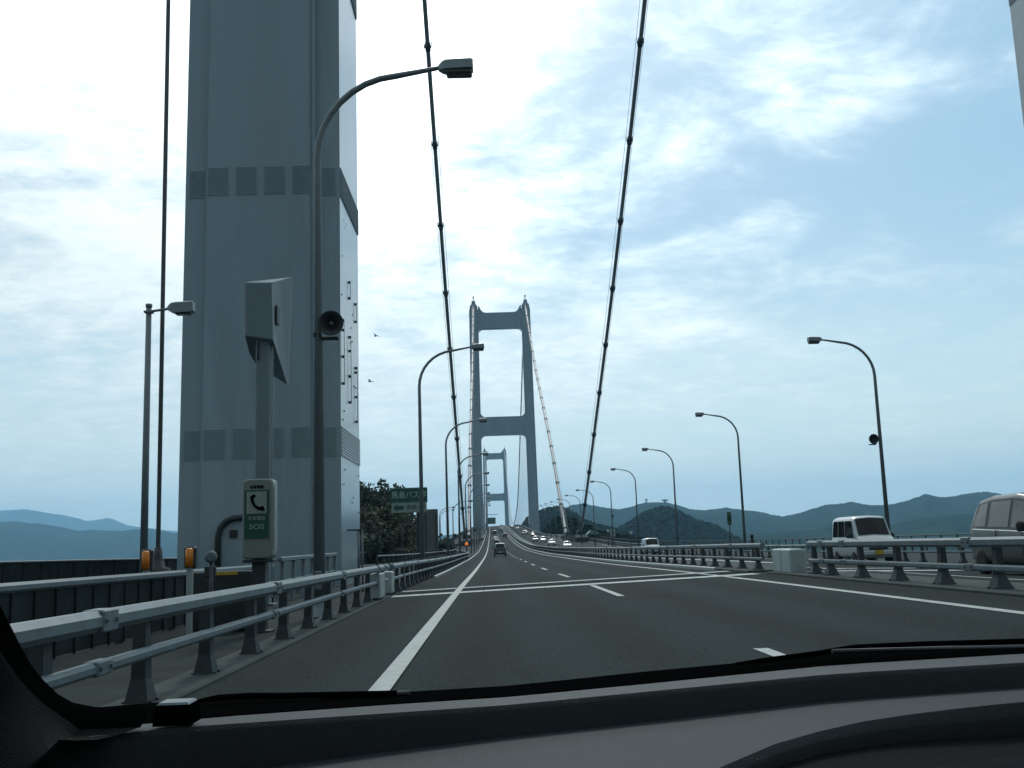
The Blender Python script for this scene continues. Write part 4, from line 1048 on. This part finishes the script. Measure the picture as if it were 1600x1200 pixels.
# towers of the power line and masts on the hills
for (a, b0, b1, Y, w_, lab) in ((595.5, 749, 764, 190, .16, 'left thin mast standing above the left trees'), (601, 757, 766, 195, .12, 'right thin mast standing above the left trees'), (1010, 779, 787, 3900, 3.5, 'left thin mast on the skyline of the right hills'), (1039, 780, 786, 3900, 6, 'right broad mast on the skyline of the right hills')):
    v0 = at(a, b0, Y); v1 = at(a, b1, Y)
    t = thing('mast', lab, 'mast', (v1.x, Y, v1.z))
    h = v0.z-v1.z
    MB().loft([[(-w_*k, -w_*k, z), (w_*k, -w_*k, z), (w_*k, w_*k, z), (-w_*k, w_*k, z)] for z, k in ((-h*.5, 1), (h*.5, .7), (h, .4))], False).build('shaft', M_gdark, t)
    MB().box(0, 0, h*.75, w_*4, w_*1.2, w_*.8).build('crossarm', M_gdark, t)

# ------------------------------------------------------------------ our own car, seen from the passenger side
def drop(px_, py_, dz):
    d = fw + cr*((px_-800)/FPX) + cu*((600-py_)/FPX)
    return EYEP + d*(-dz/d.z)
own = thing('own_car', 'dark interior of our own car: dashboard, windscreen pillar and wipers along the bottom', 'car', (0, 0, 0))
cols = [-260+70*i for i in range(36)]
def row(nodes, dz): return [drop(x, lin(nodes, x, 1), dz) for x in cols]
A_ = [(-300, 1150), (130, 1108), (200, 1100), (350, 1093), (500, 1088), (600, 1083), (800, 1071), (1000, 1050), (1150, 1036), (1190, 1029), (1300, 1019), (1600, 1003), (2300, 970)]
B_ = [(-300, 1180), (130, 1138), (350, 1118), (600, 1100), (800, 1087), (1000, 1068), (1300, 1038), (1600, 1020), (2300, 985)]
C_ = [(-300, 1200), (90, 1156), (300, 1135), (800, 1101), (1100, 1072), (1300, 1053), (1600, 1035), (2300, 1000)]
D_ = [(-300, 1330), (0, 1275), (400, 1202), (600, 1175), (800, 1151), (1100, 1118), (1300, 1095), (1600, 1074), (2300, 1040)]
E_ = [(-300, 1900), (300, 1560), (800, 1330), (1000, 1255), (1125, 1200), (1170, 1178), (1225, 1157), (1290, 1140), (1350, 1127), (1450, 1112), (1600, 1096), (2300, 1050)]
F_ = [(-300, 2100), (600, 1600), (1000, 1300), (1210, 1200), (1250, 1187), (1300, 1175), (1370, 1164), (1450, 1157), (1600, 1148), (2300, 1110)]
H_ = [(-300, 2300), (600, 1750), (1000, 1420), (1210, 1280), (1300, 1235), (1450, 1200), (1600, 1180), (2300, 1130)]
def strip(name, rows_, material, parent=own, smooth=True):
    n = len(rows_[0]); v = [tuple(p) for r_ in rows_ for p in r_]
    f_ = [(i*n+j, i*n+j+1, (i+1)*n+j+1, (i+1)*n+j) for i in range(len(rows_)-1) for j in range(n-1)]
    return MB().add(v, f_, smooth).build(name, material, parent)
def off(rw, dy=0, dz=0): return [p+Vector((0, dy, dz)) for p in rw]
rA, rB, rC = row(A_, .170), row(B_, .160), row(C_, .153)
rD = [Vector((c.x, c.y-.006, 0)) for c in rC]
def drop_at(nodes, ref, dy):
    """point under ref (its Y plus dy) on the photo curve's sight line"""
    o = []
    for x, r_ in zip(cols, ref):
        o.append(at(x, lin(nodes, x, 1), r_.y+dy))
    return o
rD = drop_at(D_, rC, -.012)
strip('cowl', [off(rA, 0, -.25), off(rA, .006, -.02), rA, off(rB, 0, 0)], M_black)
db = strip('dashboard', [off(rB, 0, -.001), rC], M_dash, smooth=True)
strip('dash_recess', [rC, off(rC, -.004, -.004), rD], M_dash_shade, smooth=True)
zD = [p.z for p in rD]
rE = [drop(x, lin(E_, x, 1), EYE-z+.002) for x, z in zip(cols, zD)]
mid_ = [a.lerp(b, .5)+Vector((0, 0, .0015)) for a, b in zip(rD, rE)]
strip('dash_top', [rD, mid_, rE], M_dash, smooth=True)
rF = drop_at(F_, rE, -.010)
rH = [drop(x, lin(H_, x, 1), EYE-p.z+.004) for x, p in zip(cols, rF)]
strip('instrument_hood', [rE, [a.lerp(b, .5)+Vector((0, -.004, .002)) for a, b in zip(rE, rF)], rF], M_dash_shade)
strip('hood_ledge', [rF, rH], M_trim)
strip('dash_face', [rH, off(rH, -.02, -.02), off(rH, -.05, -.5)], M_dash_shade)
# dashboard sensor with a pale top
c = drop(271, 1133, .152)
t_ = MB().loft([[(x, y, z) for x, y in ((-a, -d), (a, -d), (a, d), (-a, d))] for z, a, d in ((0, .0165, .016), (.010, .0165, .016), (.0175, .0140, .013))], False).build('dash_sensor', M_black, own, c+Vector((0, .01, 0)))
MB().loft([[(x, y, z) for x, y in ((-a, -d), (a, -d), (a, d), (-a, d))] for z, a, d in ((.0176, .0142, .0135), (.0195, .0125, .012))], False).build('sensor_top', M_galv, t_)
# left windscreen pillar: black seal, then trim
def curve(pts, Ys_): return [at(x, y, Y) for (x, y), Y in zip(pts, Ys_)]
p1 = [(-200, 640), (-110, 800), (-50, 900), (-18, 955), (0, 988), (14, 1015), (32, 1046), (52, 1070), (75, 1092), (100, 1106), (135, 1113), (230, 1114)]
p2 = [(-250, 680), (-150, 840), (-80, 930), (-38, 985), (-14, 1015), (6, 1040), (26, 1066), (46, 1088), (68, 1108), (92, 1126), (125, 1140), (220, 1136)]
p3 = [(-262, 690), (-160, 850), (-90, 940), (-46, 993), (-20, 1024), (0, 1048), (20, 1073), (40, 1095), (62, 1115), (86, 1133), (115, 1150), (180, 1150)]
p4 = [(-700, 800), (-560, 950), (-420, 1050), (-300, 1130), (-220, 1180), (-150, 1210), (-90, 1230), (-40, 1245), (0, 1240), (40, 1215), (68, 1180), (92, 1156)]
Yp = [.55, .66, .74, .80, .84, .87, .90, .92, .93, .935, .935, .93]
p2 = [(a[0]+(b[0]-a[0])*.62, a[1]+(b[1]-a[1])*.62) if i < 10 else b for i, (a, b) in enumerate(zip(p1, p2))]
p3 = [(a[0]+(b[0]-a[0])*.74, a[1]+(b[1]-a[1])*.74) if i < 10 else b for i, (a, b) in enumerate(zip(p1, p3))]
c1 = curve(p1, Yp); c2 = curve(p2, [y-.012 for y in Yp]); c3 = curve(p3, [y-.018 for y in Yp]); c4 = curve(p4, [y-.10 for y in Yp])
strip('windscreen_seal', [[p+Vector((-.004, .03, 0)) for p in c1], c1, c2], M_black)
strip('pillar_trim', [c2, c3, [a.lerp(b, .25)+Vector((0, -.012, 0)) for a, b in zip(c3, c4)], [a.lerp(b, .7)+Vector((0, -.008, 0)) for a, b in zip(c3, c4)], c4, off(c4, -.05, -.3)], M_trim)
# wipers resting on the cowl
def wiper(pts, Ys_, arm):
    ps = [at(x, y, Y) for (x, y), Y in zip(pts, Ys_)]
    o = MB().tube(ps, [.0015]+[.0032]*(len(ps)-2)+[.003], 8).build('wiper', M_black, own)
    MB().tube([at(x, y, Y) for x, y, Y in arm], .003, 6).build('wiper_arm', M_dark, o)
wiper([(1150, 1037), (1200, 1031), (1275, 1021), (1335, 1011), (1440, 1006), (1640, 1000)], [1.25, 1.27, 1.3, 1.32, 1.34, 1.38], [(1300, 1018, 1.28), (1450, 1014, 1.30), (1640, 1010, 1.33)])
wiper([(300, 1097), (340, 1090), (390, 1087), (440, 1087), (620, 1083)], [1.16]*5, [(500, 1089, 1.17), (640, 1083, 1.17)])
# body shell around us
MB().box(.38, -.75, 1.455, 1.40, 1.9, .03, .01).build('roof', M_trim, own)
MB().loft([[(x, y, z) for x, z in ((-.55, z0-.03), (-.35, z0), (1.1, z0), (1.3, z0-.03), (1.3, z0-.06), (-.55, z0-.06))] for y, z0 in ((1.45, .86), (1.9, .79), (2.35, .66), (2.45, .55))], True).build('bonnet', P_silver, own)
for s, x in ((-1, -.62), (1, 1.38)):
    MB().box(x, .1, .22, .10, 4.3, .48, .04, z0=True).build('door', P_silver, own)
    MB().tube([(x*.72+(.08 if s > 0 else .0), .15, 1.45), (x*.86, .70, 1.22), (x, 1.22, .93)], .035, 8).build('pillar', M_trim, own)
    for y in (-1.2, 1.75):
        MB().lathe((x-s*.12, y, .31), (s, 0, 0), [(0, .29), (.02, .31), (.17, .31), (.19, .2)], 20).build('wheel', M_tyre, own)
MB().box(.38, .1, .2, 1.9, 4.2, .06, .02, z0=True).build('floor', M_dark, own)

# ------------------------------------------------------------------ the air
hz = bpy.data.materials.new('air'); hz.use_nodes = True
hn = hz.node_tree.nodes; hn.clear()
pv = hn.new('ShaderNodeVolumePrincipled'); ho_ = hn.new('ShaderNodeOutputMaterial'); hz.node_tree.links.new(pv.outputs[0], ho_.inputs['Volume'])
pv.inputs['Color'].default_value = (.38, .72, 1.0, 1); pv.inputs['Density'].default_value = 8.2e-5; pv.inputs['Anisotropy'].default_value = .25
o = MB().box(0, 7400, 300, 26000, 17000, 860).build('haze', hz); o['kind'] = 'stuff'
